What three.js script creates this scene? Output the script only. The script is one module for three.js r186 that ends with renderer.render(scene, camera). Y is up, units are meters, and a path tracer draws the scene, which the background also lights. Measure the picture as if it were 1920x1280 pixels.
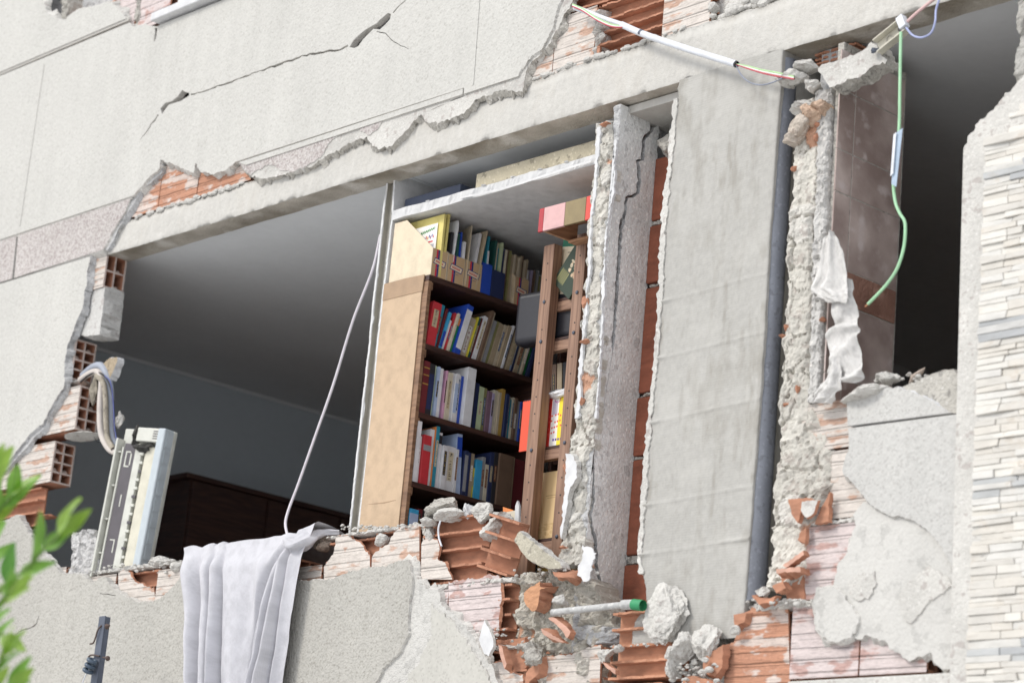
import * as THREE from 'three';
import { mergeGeometries, mergeVertices } from 'three/addons/utils/BufferGeometryUtils.js';
import { RoundedBoxGeometry } from 'three/addons/geometries/RoundedBoxGeometry.js';

// ---------------------------------------------------------------- camera, sky, sun, exposure
const scene = new THREE.Scene();
const renderer = new THREE.WebGLRenderer({ antialias: true });
renderer.toneMapping = THREE.LinearToneMapping;
renderer.toneMappingExposure = 1.38;
renderer.shadowMap.enabled = true;
renderer.shadowMap.type = THREE.PCFSoftShadowMap;

const FOCAL = 4533, D2R = Math.PI / 180;            // an 85 mm lens, in pixels of a 1920 px wide frame
const camera = new THREE.PerspectiveCamera(2 * Math.atan(640 / FOCAL) / D2R, 1.5, 0.5, 400);
const EYE = new THREE.Vector3(7.92247, 1.6, 6.31975);
const yaw = -48.55 * D2R, pitch = 15.68 * D2R, roll = 5.15 * D2R;
const fwd = new THREE.Vector3(Math.sin(yaw) * Math.cos(pitch), Math.sin(pitch), -Math.cos(yaw) * Math.cos(pitch));
const rgt = new THREE.Vector3().crossVectors(fwd, new THREE.Vector3(0, 1, 0)).normalize();
const upv = new THREE.Vector3().crossVectors(rgt, fwd);
const RT = rgt.clone().multiplyScalar(Math.cos(roll)).addScaledVector(upv, Math.sin(roll));
const UPV = upv.clone().multiplyScalar(Math.cos(roll)).addScaledVector(rgt, -Math.sin(roll));
camera.position.copy(EYE);
camera.quaternion.setFromRotationMatrix(new THREE.Matrix4().makeBasis(RT, UPV, fwd.clone().negate()));
camera.focus = 10.1; camera.userData.fStop = 2.4;
camera.updateMatrixWorld(true);

// an evenly clouded sky, a little brighter towards the zenith
{
  const w = 128, h = 64, d = new Float32Array(w * h * 4);
  for (let j = 0; j < h; j++) for (let i = 0; i < w; i++) {
    const el = ((j + 0.5) / h - 0.5) * Math.PI, k = 0.86 + 0.3 * Math.max(0, Math.sin(el)), o = (j * w + i) * 4;
    d[o] = 0.955 * k; d[o + 1] = 0.985 * k; d[o + 2] = 1.05 * k; d[o + 3] = 1;
  }
  const sky = new THREE.DataTexture(d, w, h, THREE.RGBAFormat, THREE.FloatType);
  sky.mapping = THREE.EquirectangularReflectionMapping; sky.magFilter = sky.minFilter = THREE.LinearFilter; sky.needsUpdate = true;
  scene.background = sky; scene.environment = sky;
}
const sun = new THREE.DirectionalLight(new THREE.Color(1.0, 0.955, 0.885), 1.6);
sun.position.set(-5, 14, 11); sun.target.position.set(0, 4, 0);
sun.castShadow = true; sun.shadow.radius = 30; sun.shadow.mapSize.set(2048, 2048);
Object.assign(sun.shadow.camera, { left: -8, right: 8, top: 8, bottom: -8, near: 1, far: 40 });
scene.add(sun, sun.target);

// ---------------------------------------------------------------- helpers
const V = (x, y, z) => new THREE.Vector3(x, y, z);
// a point of the photograph (1920 x 1280) carried out to a plane of the building
const dir = (px, py) => fwd.clone().addScaledVector(RT, (px - 960) / FOCAL).addScaledVector(UPV, -(py - 640) / FOCAL);
const at = (px, py, z = 0) => { const d = dir(px, py); return EYE.clone().addScaledVector(d, (z - EYE.z) / d.z); };
const atX = (px, py, x) => { const d = dir(px, py); return EYE.clone().addScaledVector(d, (x - EYE.x) / d.x); };
const W = (list, z = 0) => list.map((p) => { const a = at(p[0], p[1], z); return [a.x, a.y, p[2] ?? 1]; });

function rng(seed) { let a = seed >>> 0; return () => { a = (a + 0x6D2B79F5) | 0; let t = Math.imul(a ^ (a >>> 15), 1 | a); t = (t + Math.imul(t ^ (t >>> 7), 61 | t)) ^ t; return ((t ^ (t >>> 14)) >>> 0) / 4294967296; }; }
const hash = (x, y, z) => { let h = Math.imul(x, 374761393) ^ Math.imul(y, 668265263) ^ Math.imul(z, 2147483647 ^ 1274126177); h = Math.imul(h ^ (h >>> 13), 1274126177); h = Math.imul(h ^ (h >>> 16), 0x85ebca6b); return ((h ^ (h >>> 15)) >>> 0) / 4294967296; };
const sm = (t) => t * t * (3 - 2 * t), mix = (a, b, t) => a + (b - a) * t, clamp = (v, a = 0, b = 1) => Math.min(b, Math.max(a, v)), step = (a, b, v) => sm(clamp((v - a) / (b - a)));
function noise(x, y = 0, z = 0) {
  const i = Math.floor(x), j = Math.floor(y), k = Math.floor(z), u = sm(x - i), v = sm(y - j), w = sm(z - k);
  const c = (a, b, e) => hash(i + a, j + b, k + e);
  return mix(mix(mix(c(0, 0, 0), c(1, 0, 0), u), mix(c(0, 1, 0), c(1, 1, 0), u), v), mix(mix(c(0, 0, 1), c(1, 0, 1), u), mix(c(0, 1, 1), c(1, 1, 1), u), v), w) * 2 - 1;
}
function fbm(x, y = 0, z = 0, o = 4) { let s = 0, a = 0.5; for (let i = 0; i < o; i++) { s += a * noise(x, y, z); x = x * 2.03 + 17; y = y * 2.03 - 9; z = z * 2.03 + 5; a *= 0.5; } return s; }
function cells(x, y, seed = 0) {                  // distances to the two nearest of scattered points, and the nearest one's own number
  let best = 9, next = 9, id = 0; const i = Math.floor(x), j = Math.floor(y);
  for (let a = -1; a < 2; a++) for (let b = -1; b < 2; b++) {
    const X = i + a, Y = j + b, dx = X + hash(X, Y, seed) - x, dy = Y + hash(X + 71, Y, seed) - y, d = dx * dx + dy * dy;
    if (d < best) { next = best; best = d; id = hash(X, Y, seed + 91); } else if (d < next) next = d;
  }
  return [Math.sqrt(best), id, Math.sqrt(next)];
}

// names, labels
const taken = {};
const numbered = (n) => { const k = (taken[n] = (taken[n] ?? -1) + 1); return k ? `${n}_${String(k).padStart(3, '0')}` : n; };
function tag(o, label, category, group, kind) { Object.assign(o.userData, { label, category, kind: kind ?? 'thing' }); if (group) o.userData.group = group; return o; }
const lit = (m) => { m.castShadow = m.receiveShadow = true; return m; };
function thing(name, label, category, pos = [0, 0, 0], group) { const g = new THREE.Group(); g.name = numbered(name); g.position.set(...pos); scene.add(g); return tag(g, label, category, group); }
// adds a mesh; geometry given in world metres is moved into its parent's own axes
function mesh(name, geo, mat, parent, own = false) {
  const m = lit(new THREE.Mesh(geo, mat)); m.name = parent ? name : numbered(name);
  if (parent && !own) { parent.updateWorldMatrix(true, false); geo.applyMatrix4(parent.matrixWorld.clone().invert()); }
  (parent ?? scene).add(m); return m;
}
function struct(name, geo, mat) { const m = mesh(name, geo, mat); m.userData.kind = 'structure'; return m; }

// uv in metres, each face along its own main plane
function boxUV(g) {
  if (g.index) g = g.toNonIndexed();
  const p = g.attributes.position, uv = new Float32Array(p.count * 2), a = V(), b = V(), c = V();
  for (let i = 0; i < p.count; i += 3) {
    a.fromBufferAttribute(p, i); b.fromBufferAttribute(p, i + 1); c.fromBufferAttribute(p, i + 2);
    const n = b.clone().sub(a).cross(c.clone().sub(a)), x = Math.abs(n.x), y = Math.abs(n.y), z = Math.abs(n.z);
    [a, b, c].forEach((q, k) => { const o = (i + k) * 2; if (z >= x && z >= y) { uv[o] = q.x; uv[o + 1] = q.y; } else if (x >= y) { uv[o] = q.z; uv[o + 1] = q.y; } else { uv[o] = q.x; uv[o + 1] = q.z; } });
  }
  g.setAttribute('uv', new THREE.BufferAttribute(uv, 2)); return g;
}
function flat(g) { if (g.index) g = g.toNonIndexed(); g.deleteAttribute('normal'); g.computeVertexNormals(); return boxUV(g); }
const plain = (g) => { if (g.index) g = g.toNonIndexed(); for (const k of Object.keys(g.attributes)) if (!['position', 'normal', 'uv'].includes(k)) g.deleteAttribute(k); return g; };
const merge = (list) => mergeGeometries(list.map(plain), false);
const box = (x0, x1, y0, y1, z0, z1) => boxUV(new THREE.BoxGeometry(x1 - x0, y1 - y0, z1 - z0).translate((x0 + x1) / 2, (y0 + y1) / 2, (z0 + z1) / 2));
const rbox = (x0, x1, y0, y1, z0, z1, r = 0.003) => boxUV(new RoundedBoxGeometry(x1 - x0, y1 - y0, z1 - z0, 2, r).translate((x0 + x1) / 2, (y0 + y1) / 2, (z0 + z1) / 2));
const tube = (pts, r, n = 40, s = 8) => boxUV(new THREE.TubeGeometry(new THREE.CatmullRomCurve3(pts), n, r, s, false));

// a sheet cut to an outline [x, y, broken?]: broken stretches get a ragged, sloping edge. Group 0 is the face, group 1 the edge and back
function slab(pts, zf, zb, { amp = 0.006, grain = 0.012, flare = 0.5, holes = [], seed = 1, holeAmp = 0 } = {}) {
  const th = zf - zb;
  const ring = (list, a) => {
    const out = [];
    list.forEach((p, i) => {
      const q = list[(i + 1) % list.length], dx = q[0] - p[0], dy = q[1] - p[1], len = Math.hypot(dx, dy);
      if (!(p[2] ?? 1) || !a) { out.push([p[0], p[1], 0]); return; }
      const n = Math.max(1, Math.round(len / grain));
      for (let k = 0; k < n; k++) {
        const t = k / n, x = p[0] + dx * t, y = p[1] + dy * t, o = k ? a * (1.5 * fbm(x * 23 + seed, y * 23, seed, 3) + 0.9 * noise(x * 120, y * 120, seed)) : 0;
        out.push([x - dy / len * o, y + dx / len * o, 1]);
      }
    });
    return out;
  };
  const outer = ring(pts, amp), inner = holes.map((h) => ring(h, holeAmp));
  const vec = (r) => r.map((p) => new THREE.Vector2(p[0], p[1]));
  let o2 = vec(outer); if (THREE.ShapeUtils.isClockWise(o2)) { outer.reverse(); o2 = vec(outer); }
  const i2 = inner.map((r) => { let v = vec(r); if (!THREE.ShapeUtils.isClockWise(v)) { r.reverse(); v = vec(r); } return v; });
  const tri = THREE.ShapeUtils.triangulateShape(o2, i2), all = o2.concat(...i2), cap = [], side = [];
  for (const t of tri) for (const i of t) cap.push(all[i].x, all[i].y, zf);
  const back = [];
  const rings = [outer, ...inner];
  for (const r of rings) {
    const n = r.length, L = [r.map((p) => [p[0], p[1], zf]), [], []];
    r.forEach((p, i) => {
      const a = r[(i + n - 1) % n], b = r[(i + 1) % n], tx = b[0] - a[0], ty = b[1] - a[1], l = Math.hypot(tx, ty) || 1, nx = ty / l, ny = -tx / l;
      const f = p[2] ? th * flare * (0.5 + 0.8 * noise(p[0] * 20 + 3, p[1] * 20, seed) + 0.45 * noise(p[0] * 70, p[1] * 70, seed + 4)) : 0, m = p[2] ? f * 0.45 + th * 0.14 * noise(p[0] * 90, p[1] * 90, seed + 9) : 0;
      L[1].push([p[0] + nx * m, p[1] + ny * m, zf - th * 0.45]); L[2].push([p[0] + nx * f, p[1] + ny * f, zb]);
    });
    back.push(...L[2]);
    for (let k = 0; k < 2; k++) for (let i = 0; i < n; i++) { const j = (i + 1) % n, A = L[k][i], B = L[k][j], C = L[k + 1][j], D = L[k + 1][i]; side.push(...A, ...D, ...B, ...B, ...D, ...C); }
  }
  for (const t of tri) for (const i of [t[0], t[2], t[1]]) side.push(all[i].x, all[i].y, zb);
  const g = new THREE.BufferGeometry();
  g.setAttribute('position', new THREE.Float32BufferAttribute(cap.concat(side), 3));
  g.computeVertexNormals(); boxUV(g);
  g.addGroup(0, cap.length / 3, 0); g.addGroup(cap.length / 3, side.length / 3, 1);
  return g;
}
// a crack: a long thin hole along a line of [px, py, half width in px]
function crack(list, z = 0, seed = 3) {
  const mid = []; const r = rng(seed);
  list.forEach((p, i) => { if (i) { const q = list[i - 1], n = Math.max(1, Math.round(Math.hypot(p[0] - q[0], p[1] - q[1]) / 7)); for (let k = 0; k < n; k++) { const t = k / n, j = k ? 3 : 0; mid.push([mix(q[0], p[0], t) + (r() - 0.5) * j, mix(q[1], p[1], t) + (r() - 0.5) * j, mix(q[2], p[2], t) * (k ? 0.5 + r() : 1)]); } } });
  mid.push(list[list.length - 1]);
  const up = [], dn = [];
  mid.forEach((p, i) => { const a = mid[Math.max(0, i - 1)], b = mid[Math.min(mid.length - 1, i + 1)], tx = b[0] - a[0], ty = b[1] - a[1], l = Math.hypot(tx, ty), w = p[2] + 0.15; up.push([p[0] - ty / l * w, p[1] + tx / l * w]); dn.push([p[0] + ty / l * w, p[1] - tx / l * w]); });
  return W(up.concat(dn.reverse()), z).map((p) => [p[0], p[1], 0]);
}
const interp = (line, y) => {                     // x of a line of [x, y] at height y
  const s = line.slice().sort((a, b) => a[1] - b[1]); if (y <= s[0][1]) return s[0][0];
  for (let i = 1; i < s.length; i++) if (y <= s[i][1]) return mix(s[i - 1][0], s[i][0], (y - s[i - 1][1]) / (s[i][1] - s[i - 1][1]));
  return s[s.length - 1][0];
};
// a broken face of mortar and rubble between two edge lines; lumps stand out by up to amp, the sides run back by depth
function rough(L, R, z, { amp = 0.03, depth = 0.12, cell = 0.008, lump = 14, seed = 1, ragged = 0.008, tint = null, topBack = 1 } = {}) {
  const ys = L.concat(R).map((p) => p[1]), y0 = Math.min(...ys), y1 = Math.max(...ys), nv = Math.max(3, Math.ceil((y1 - y0) / cell));
  let wid = 0; for (let k = 0; k <= 10; k++) { const y = mix(y0, y1, k / 10); wid = Math.max(wid, interp(R, y) - interp(L, y)); }
  const nu = Math.max(4, Math.ceil(wid / cell)), pos = [], col = [], idx = [], cols = nu + 5;
  for (let j = 0; j <= nv; j++) {
    const y = mix(y0, y1, j / nv), xl = interp(L, y) + ragged * 2 * fbm(y * 30, seed, 0, 3), xr = interp(R, y) + ragged * 2 * fbm(y * 30, seed + 7, 4, 3);
    for (let i = -2; i <= nu + 2; i++) {
      const u = clamp(i / nu), x = mix(xl, xr, u), edge = step(0, 0.12, u) * step(0, 0.12, 1 - u);
      const wx = x + 0.02 * fbm(x * 18, y * 18, seed, 3), wy2 = y + 0.02 * fbm(x * 18 + 9, y * 18, seed, 3), [d, id, e] = cells(wx * lump, wy2 * lump * 1.3, seed), [d2, id2, e2] = cells(wx * lump * 3.1 + 5, wy2 * lump * 3.1, seed + 2);
      const gap = id > 0.3 ? Math.exp(-(((e - d) / 0.03) ** 2)) : 0, layer = 0.25 * Math.sin(y * 150 + 3 * noise(x * 10, y * 6, seed));
      let h = amp * ((id - 0.5) * 0.7 + (id * 7.3 % 1 - 0.5) * (x * lump % 1 - 0.5) * 0.8 + (id2 - 0.5) * 0.2 + 0.7 * fbm(x * 26, y * 26, seed, 3) + 0.22 * fbm(x * 95, y * 95, seed, 2) + layer * (id2 > 0.5 ? 0.4 : 0)) - Math.min(0.022, amp * 1.1) * gap - 0.1 * amp * Math.exp(-(((e2 - d2) / 0.08) ** 2));
      let zz = z + h - amp * 0.7 * (1 - edge);
      if (i < 0 || i > nu) zz = z - amp - depth * (Math.abs(i < 0 ? i : i - nu) / 2);
      else if (topBack && (j === 0 || j === nv)) zz -= depth;
      pos.push(x + 0.004 * noise(x * 90, y * 90, seed), y + 0.004 * noise(x * 90 + 40, y * 90, seed), zz);
      const c = tint ? tint(x, y, id, d) : [1, 1, 1]; col.push(...c);
      if (j < nv && i < nu + 2) { const a = j * cols + (i + 2), b = a + 1, e = a + cols, f = e + 1; idx.push(a, b, f, a, f, e); }
    }
  }
  let g = new THREE.BufferGeometry(); g.setAttribute('position', new THREE.Float32BufferAttribute(pos, 3)); g.setAttribute('color', new THREE.Float32BufferAttribute(col, 3)); g.setIndex(idx);
  return flat(g);
}
// a broken lump: a ball made uneven and cut by a few planes
function chunkGeo(seed, sx, sy, sz, { detail = 6, cuts = 11, rough = 0.2 } = {}) {
  const r = rng(seed * 7919 + 13), g = mergeVertices(new THREE.IcosahedronGeometry(1, detail).deleteAttribute('uv').deleteAttribute('normal')), p = g.attributes.position, v = V(), pl = [];
  for (let i = 0; i < cuts; i++) pl.push([V(r() - 0.5, r() - 0.5, r() - 0.5).normalize(), 0.42 + 0.32 * r()]);
  for (let i = 0; i < p.count; i++) {
    v.fromBufferAttribute(p, i); const n = v.clone();
    for (const [q, d] of pl) { const k = v.dot(q) - d; if (k > 0) v.addScaledVector(q, -k); }
    v.addScaledVector(n, rough * fbm(n.x * 2.2 + seed, n.y * 2.2, n.z * 2.2, 3) + 0.05 * noise(n.x * 9, n.y * 9 + seed, n.z * 9) + 0.035 * noise(n.x * 21, n.y * 21 + seed, n.z * 21));
    p.setXYZ(i, v.x * sx, v.y * sy, v.z * sz);
  }
  return flat(g);
}
// ---------------------------------------------------------------- surfaces
// noise that repeats every n cells, for textures
function tn(u, v, n, s = 0) { const x = u * n, y = v * n, i = Math.floor(x), j = Math.floor(y), a = sm(x - i), b = sm(y - j), h = (p, q) => hash(((i + p) % n + n) % n, ((j + q) % n + n) % n, s + n * 3); return mix(mix(h(0, 0), h(1, 0), a), mix(h(0, 1), h(1, 1), a), b) * 2 - 1; }
function tf(u, v, n, o = 4, s = 0) { let r = 0, a = 0.5; for (let k = 0; k < o; k++) { r += a * tn(u, v, n, s + k * 7); n *= 2; a *= 0.5; } return r; }
function tcell(u, v, n, s = 0) { const x = u * n, y = v * n, i = Math.floor(x), j = Math.floor(y); let best = 9, id = 0; for (let a = -1; a < 2; a++) for (let b = -1; b < 2; b++) { const X = i + a, Y = j + b, p = (X % n + n) % n, q = (Y % n + n) % n, dx = X + hash(p, q, s) - x, dy = Y + hash(p, q, s + 1) - y, d = dx * dx + dy * dy; if (d < best) { best = d; id = hash(p, q, s + 2); } } return [Math.sqrt(best), id]; }
const enc = (c) => 255 * (c <= 0.0031308 ? c * 12.92 : 1.055 * Math.pow(clamp(c), 1 / 2.4) - 0.055);
function tex(size, metres, fn, color = true, sy = metres) {
  const d = new Uint8Array(size * size * 4);
  for (let j = 0; j < size; j++) for (let i = 0; i < size; i++) {
    const c = fn((i + 0.5) / size, (j + 0.5) / size), o = (j * size + i) * 4;
    if (color) { d[o] = enc(c[0]); d[o + 1] = enc(c[1]); d[o + 2] = enc(c[2]); } else d[o] = d[o + 1] = d[o + 2] = 255 * clamp(c);
    d[o + 3] = 255;
  }
  const t = new THREE.DataTexture(d, size, size); if (color) t.colorSpace = THREE.SRGBColorSpace;
  t.wrapS = t.wrapT = THREE.MirroredRepeatWrapping; t.magFilter = THREE.LinearFilter; t.minFilter = THREE.LinearMipmapLinearFilter; t.generateMipmaps = true; t.repeat.set(1 / metres, 1 / sy); t.needsUpdate = true; return t;
}
const rep = (t, x, y = x) => { const c = t.clone(); c.repeat.set(1 / x, 1 / y); c.needsUpdate = true; return c; };
const std = (o) => new THREE.MeshStandardMaterial({ roughness: 0.9, metalness: 0, side: THREE.DoubleSide, ...o });
const rgb = (r, g, b) => new THREE.Color().setRGB(r, g, b);
const tone = (c, k) => [c[0] * k, c[1] * k, c[2] * k];
const blend = (a, b, t) => [mix(a[0], b[0], t), mix(a[1], b[1], t), mix(a[2], b[2], t)];

// sprayed plaster: a coat of fine grit with small dark pits and faint wide stains
const gritH = (u, v) => { const [d] = tcell(u, v, 150, 4); return clamp(0.5 + 0.3 * tf(u, v, 96, 3, 2) + 0.32 * (0.5 - d) + 0.2 * tf(u, v, 8, 3, 5) + 0.25 * tf(u, v, 190, 2, 6)); };
const T = {};
T.plasterBump = tex(1024, 1.7, gritH, false);
const plasterTex = (base, pit, wide, seed, pitShare = 0.1) => tex(1024, 1.7, (u, v) => {
  const g = 0.5 + tf(u, v, 170, 2, seed + 19), [, id] = tcell(u, v, 210, seed), w = tf(u, v, 3, 5, seed), streak = tf(u * 1, v * 0.16, 20, 4, seed + 3), patch = tf(u, v, 2, 4, seed + 7);
  let c = tone(base, 0.97 + 0.1 * (g - 0.5) + wide * w + 0.05 * streak + 0.07 * patch);
  if (id < pitShare) c = blend(c, pit, 0.15 + 0.5 * hash(Math.floor(u * 900), Math.floor(v * 900), seed));
  return blend(c, tone(base, 0.86), clamp(w * 1.3 - 0.12) * 0.6);
});
T.plaster = plasterTex([0.508, 0.498, 0.466], [0.34, 0.325, 0.295], 0.06, 21, 0.05);
T.plasterLow = plasterTex([0.415, 0.401, 0.366], [0.22, 0.205, 0.175], 0.08, 33, 0.12);
T.plasterRight = plasterTex([0.48, 0.472, 0.45], [0.32, 0.305, 0.29], 0.03, 43, 0.1);
T.band = tex(1024, 1.2, (u, v) => { const [, id] = tcell(u, v, 150, 61), w = tf(u, v, 4, 4, 9), k = id < 0.3 ? [0.32, 0.275, 0.265] : id < 0.55 ? [0.53, 0.5, 0.48] : [0.45, 0.415, 0.395]; return tone(blend([0.45, 0.42, 0.4], k, 0.8), 1 + 0.12 * w); });
// bare mortar and broken plaster
const mortarH = (u, v) => { const [d] = tcell(u, v, 40, 8), [e] = tcell(u, v, 110, 12); return clamp(0.45 + 0.5 * tf(u, v, 12, 5, 3) + 0.35 * (0.5 - d) + 0.25 * (0.5 - e)); };
T.mortarBump = tex(1024, 0.8, mortarH, false);
const mortarTex = (base, dark, seed) => tex(1024, 0.8, (u, v) => { const [, id] = tcell(u, v, 90, seed), w = tf(u, v, 5, 5, seed), sand = tf(u, v, 140, 2, seed + 17); let c = tone(base, 0.96 + 0.12 * sand + 0.2 * w); const k = tf(u, v, 24, 4, seed + 11), q = tf(u, v, 60, 3, seed + 13); c = blend(c, dark, step(0.24, 0.38, k + 0.6 * q - 0.08) * 0.6); if (id > 0.95) c = blend(c, [0.75, 0.73, 0.7], 0.3); return c; });
T.mortar = mortarTex([0.43, 0.41, 0.37], [0.17, 0.16, 0.15], 71);
T.mortarPale = mortarTex([0.53, 0.515, 0.482], [0.34, 0.3, 0.28], 75);
T.mortarGrey = mortarTex([0.44, 0.44, 0.44], [0.26, 0.255, 0.255], 83);
T.coat = tex(1024, 0.9, (u, v) => { const w = tf(u, v, 4, 5, 91), f = tf(u, v, 120, 2, 93), q = tf(u, v, 22, 4, 95); return tone([0.515, 0.503, 0.475], 1 + 0.1 * w + 0.07 * f - 0.16 * step(0.22, 0.4, q + 0.4 * f)); });
T.coatBump = tex(1024, 0.9, (u, v) => clamp(0.5 + 0.4 * tf(u, v, 10, 5, 97) + 0.25 * tf(u, v, 80, 3, 99)), false);
// cast concrete: weave of the formwork skin, run-down stains, pour marks
T.concreteBump = tex(1024, 1.3, (u, v) => clamp(0.5 + 0.22 * tf(u, v, 40, 4, 31) + 0.015 * Math.sin(u * 6.2832 * 150) * (0.4 + 2 * tf(u, v, 6, 2, 3)) + 0.012 * Math.sin(v * 6.2832 * 130) + 0.18 * tf(u, v, 6, 3, 37)), false);
const concreteTex = (base, stain, seed, run) => tex(1024, 1.3, (u, v) => {
  const w = tf(u, v, 4, 5, seed), f = tf(u, v, 90, 2, seed + 2), st = tf(u, v * 0.3, 40, 4, seed + 5) * (0.4 + 1.4 * clamp(0.5 + tf(u, v, 4, 3, seed + 21)));
  const grain = tf(u, v * 0.4, 150, 2, seed + 31); let c = tone(base, 1 + 0.1 * w + 0.07 * f + 0.06 * grain); c = blend(c, stain, clamp(st * run * 0.6 + w * 0.7 + 0.02) * 0.5); c = blend(c, tone(base, 1.12), clamp(tf(u, v, 7, 4, seed + 15) * 2 - 0.2)); return c;
});
T.concrete = concreteTex([0.385, 0.375, 0.35], [0.235, 0.218, 0.186], 101, 2.8);
T.beam = concreteTex([0.5, 0.485, 0.452], [0.36, 0.33, 0.28], 117, 0.9);
T.soffit = tex(1024, 1.3, (u, v) => { const w = tf(u, v, 5, 5, 131), b = tf(u * 0.3, v, 30, 3, 133), p = tf(u, v, 12, 4, 137); return blend(blend([0.48, 0.44, 0.38], [0.24, 0.21, 0.165], clamp(w * 1.7 + 0.4)), [0.6, 0.57, 0.52], clamp(p * 2.2 - 0.35 + b * 0.6)); });
// hollow clay brick: drawn clay with a skin of mortar left on it. v runs over one brick height
const ribs = [0.06, 0.2, 0.24, 0.4, 0.6, 0.78, 0.82, 0.95];
const ribH = (v) => { let h = 0.55; for (const r of ribs) h -= 0.4 * Math.exp(-(((v - r) / 0.018) ** 2)); return h + 0.1 * Math.sin(v * 6.2832 * 4); };
T.brickBump = tex(512, 0.62, (u, v) => clamp(ribH(v) + 0.1 * tf(u * 0.4, v, 48, 3, 41) + 0.1 * tf(u, v, 20, 4, 45)), false, 0.26);
const brickTex = (clay, skin, cover, seed) => tex(512, 0.62, (u, v) => {
  const line = tf(u * 0.25, v, 40, 3, seed), p = tf(u, v, 7, 5, seed + 4), f = tf(u, v, 64, 2, seed + 9);
  const s = step(-0.12, 0.16, p * 1.2 + cover + 0.1 * line);
  return blend(tone(clay, 1 + 0.2 * line + 0.2 * f), tone(skin, 1 + 0.06 * line + 0.14 * f + 0.12 * tf(u, v, 14, 3, seed + 13)), s);
}, true, 0.26);
T.brickPale = brickTex([0.47, 0.31, 0.235], [0.55, 0.5, 0.455], 0.3, 201);
T.brickRose = brickTex([0.45, 0.3, 0.27], [0.55, 0.475, 0.46], 0.2, 221);
T.brickOrange = brickTex([0.44, 0.22, 0.14], [0.55, 0.46, 0.41], 0.0, 241);
T.clay = tex(512, 0.5, (u, v) => tone([0.41, 0.195, 0.12], 1 + 0.28 * tf(u * 0.4, v, 30, 4, 261) + 0.2 * tf(u, v, 6, 4, 265)));
T.clayBump = tex(512, 0.5, (u, v) => clamp(0.5 + 0.3 * tf(u * 0.35, v, 40, 3, 271) + 0.25 * tf(u, v, 30, 4, 275)), false);
// wood, along u
const woodTex = (a, b, seed) => tex(512, 0.9, (u, v) => { const g = tf(u * 0.14, v, 40, 4, seed), r = Math.sin((v * 9 + 1.6 * tf(u * 0.3, v, 6, 3, seed + 3)) * 6.2832 * 2); return tone(blend(a, b, clamp(0.5 + 0.28 * r + 0.9 * g)), 1 + 0.1 * tf(u, v, 4, 3, seed + 6)); }, true, 0.5);
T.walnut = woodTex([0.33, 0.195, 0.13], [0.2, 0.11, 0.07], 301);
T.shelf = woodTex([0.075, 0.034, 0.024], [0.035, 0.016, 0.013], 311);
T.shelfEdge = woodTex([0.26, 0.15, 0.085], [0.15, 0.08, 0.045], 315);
T.paper = tex(256, 0.25, (u, v) => { const l = tn(u * 0.02, v, 128, 5), q = tf(u, v, 9, 3, 7); return tone([1, 1, 1], 0.93 + 0.05 * l + 0.07 * q); });
T.worn = tex(512, 0.4, (u, v) => { const q = tf(u, v, 10, 5, 17), s = tf(u, v, 60, 2, 19); return tone([1, 1, 1], clamp(0.94 + 0.16 * q + 0.06 * s)); });
T.weave = tex(512, 0.12, (u, v) => clamp(0.5 + 0.25 * Math.sin(u * 6.2832 * 64) + 0.25 * Math.sin(v * 6.2832 * 64) + 0.15 * tf(u, v, 30, 2, 3)), false);
T.tile = tex(1024, 0.9, (u, v) => { const w = tf(u, v, 5, 6, 401), q = tf(u, v, 18, 5, 407), k = clamp(0.5 + w * 1.4), c = blend([0.3, 0.225, 0.2], [0.56, 0.46, 0.42], k); return blend(c, [0.66, 0.58, 0.56], clamp(q * 2 - 0.35) * 0.7); });
T.stone = tex(512, 0.6, (u, v) => { const w = tf(u, v, 6, 5, 421), l = tf(u * 0.4, v, 20, 4, 425), [, id] = tcell(u, v, 40, 3); return blend(tone([0.6, 0.585, 0.55], 1 + 0.1 * w + 0.1 * l), [0.5, 0.44, 0.37], clamp(w * 1.6 + l - 0.32) * (id < 0.5 ? 0.7 : 0.2)); });
T.stoneBump = tex(512, 0.6, (u, v) => clamp(0.5 + 0.5 * tf(u * 0.5, v, 18, 5, 431)), false);
T.leaf = tex(128, 0.9, (u, v) => { const m = Math.abs(u - 0.5) * 2, rib = Math.exp(-((m / 0.05) ** 2)), side = Math.max(0, Math.sin((v * 11 - m * 1.6) * 6.2832)) ** 6; return tone([1, 1, 1], clamp(0.72 + 0.25 * rib + 0.1 * side + 0.14 * tf(u, v, 6, 3, 451))); }, true, 1.6);
T.paint = tex(512, 2.5, (u, v) => tone([1, 1, 1], 0.95 + 0.06 * tf(u, v, 6, 5, 441) + 0.03 * tf(u, v, 90, 2, 443)));

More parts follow.
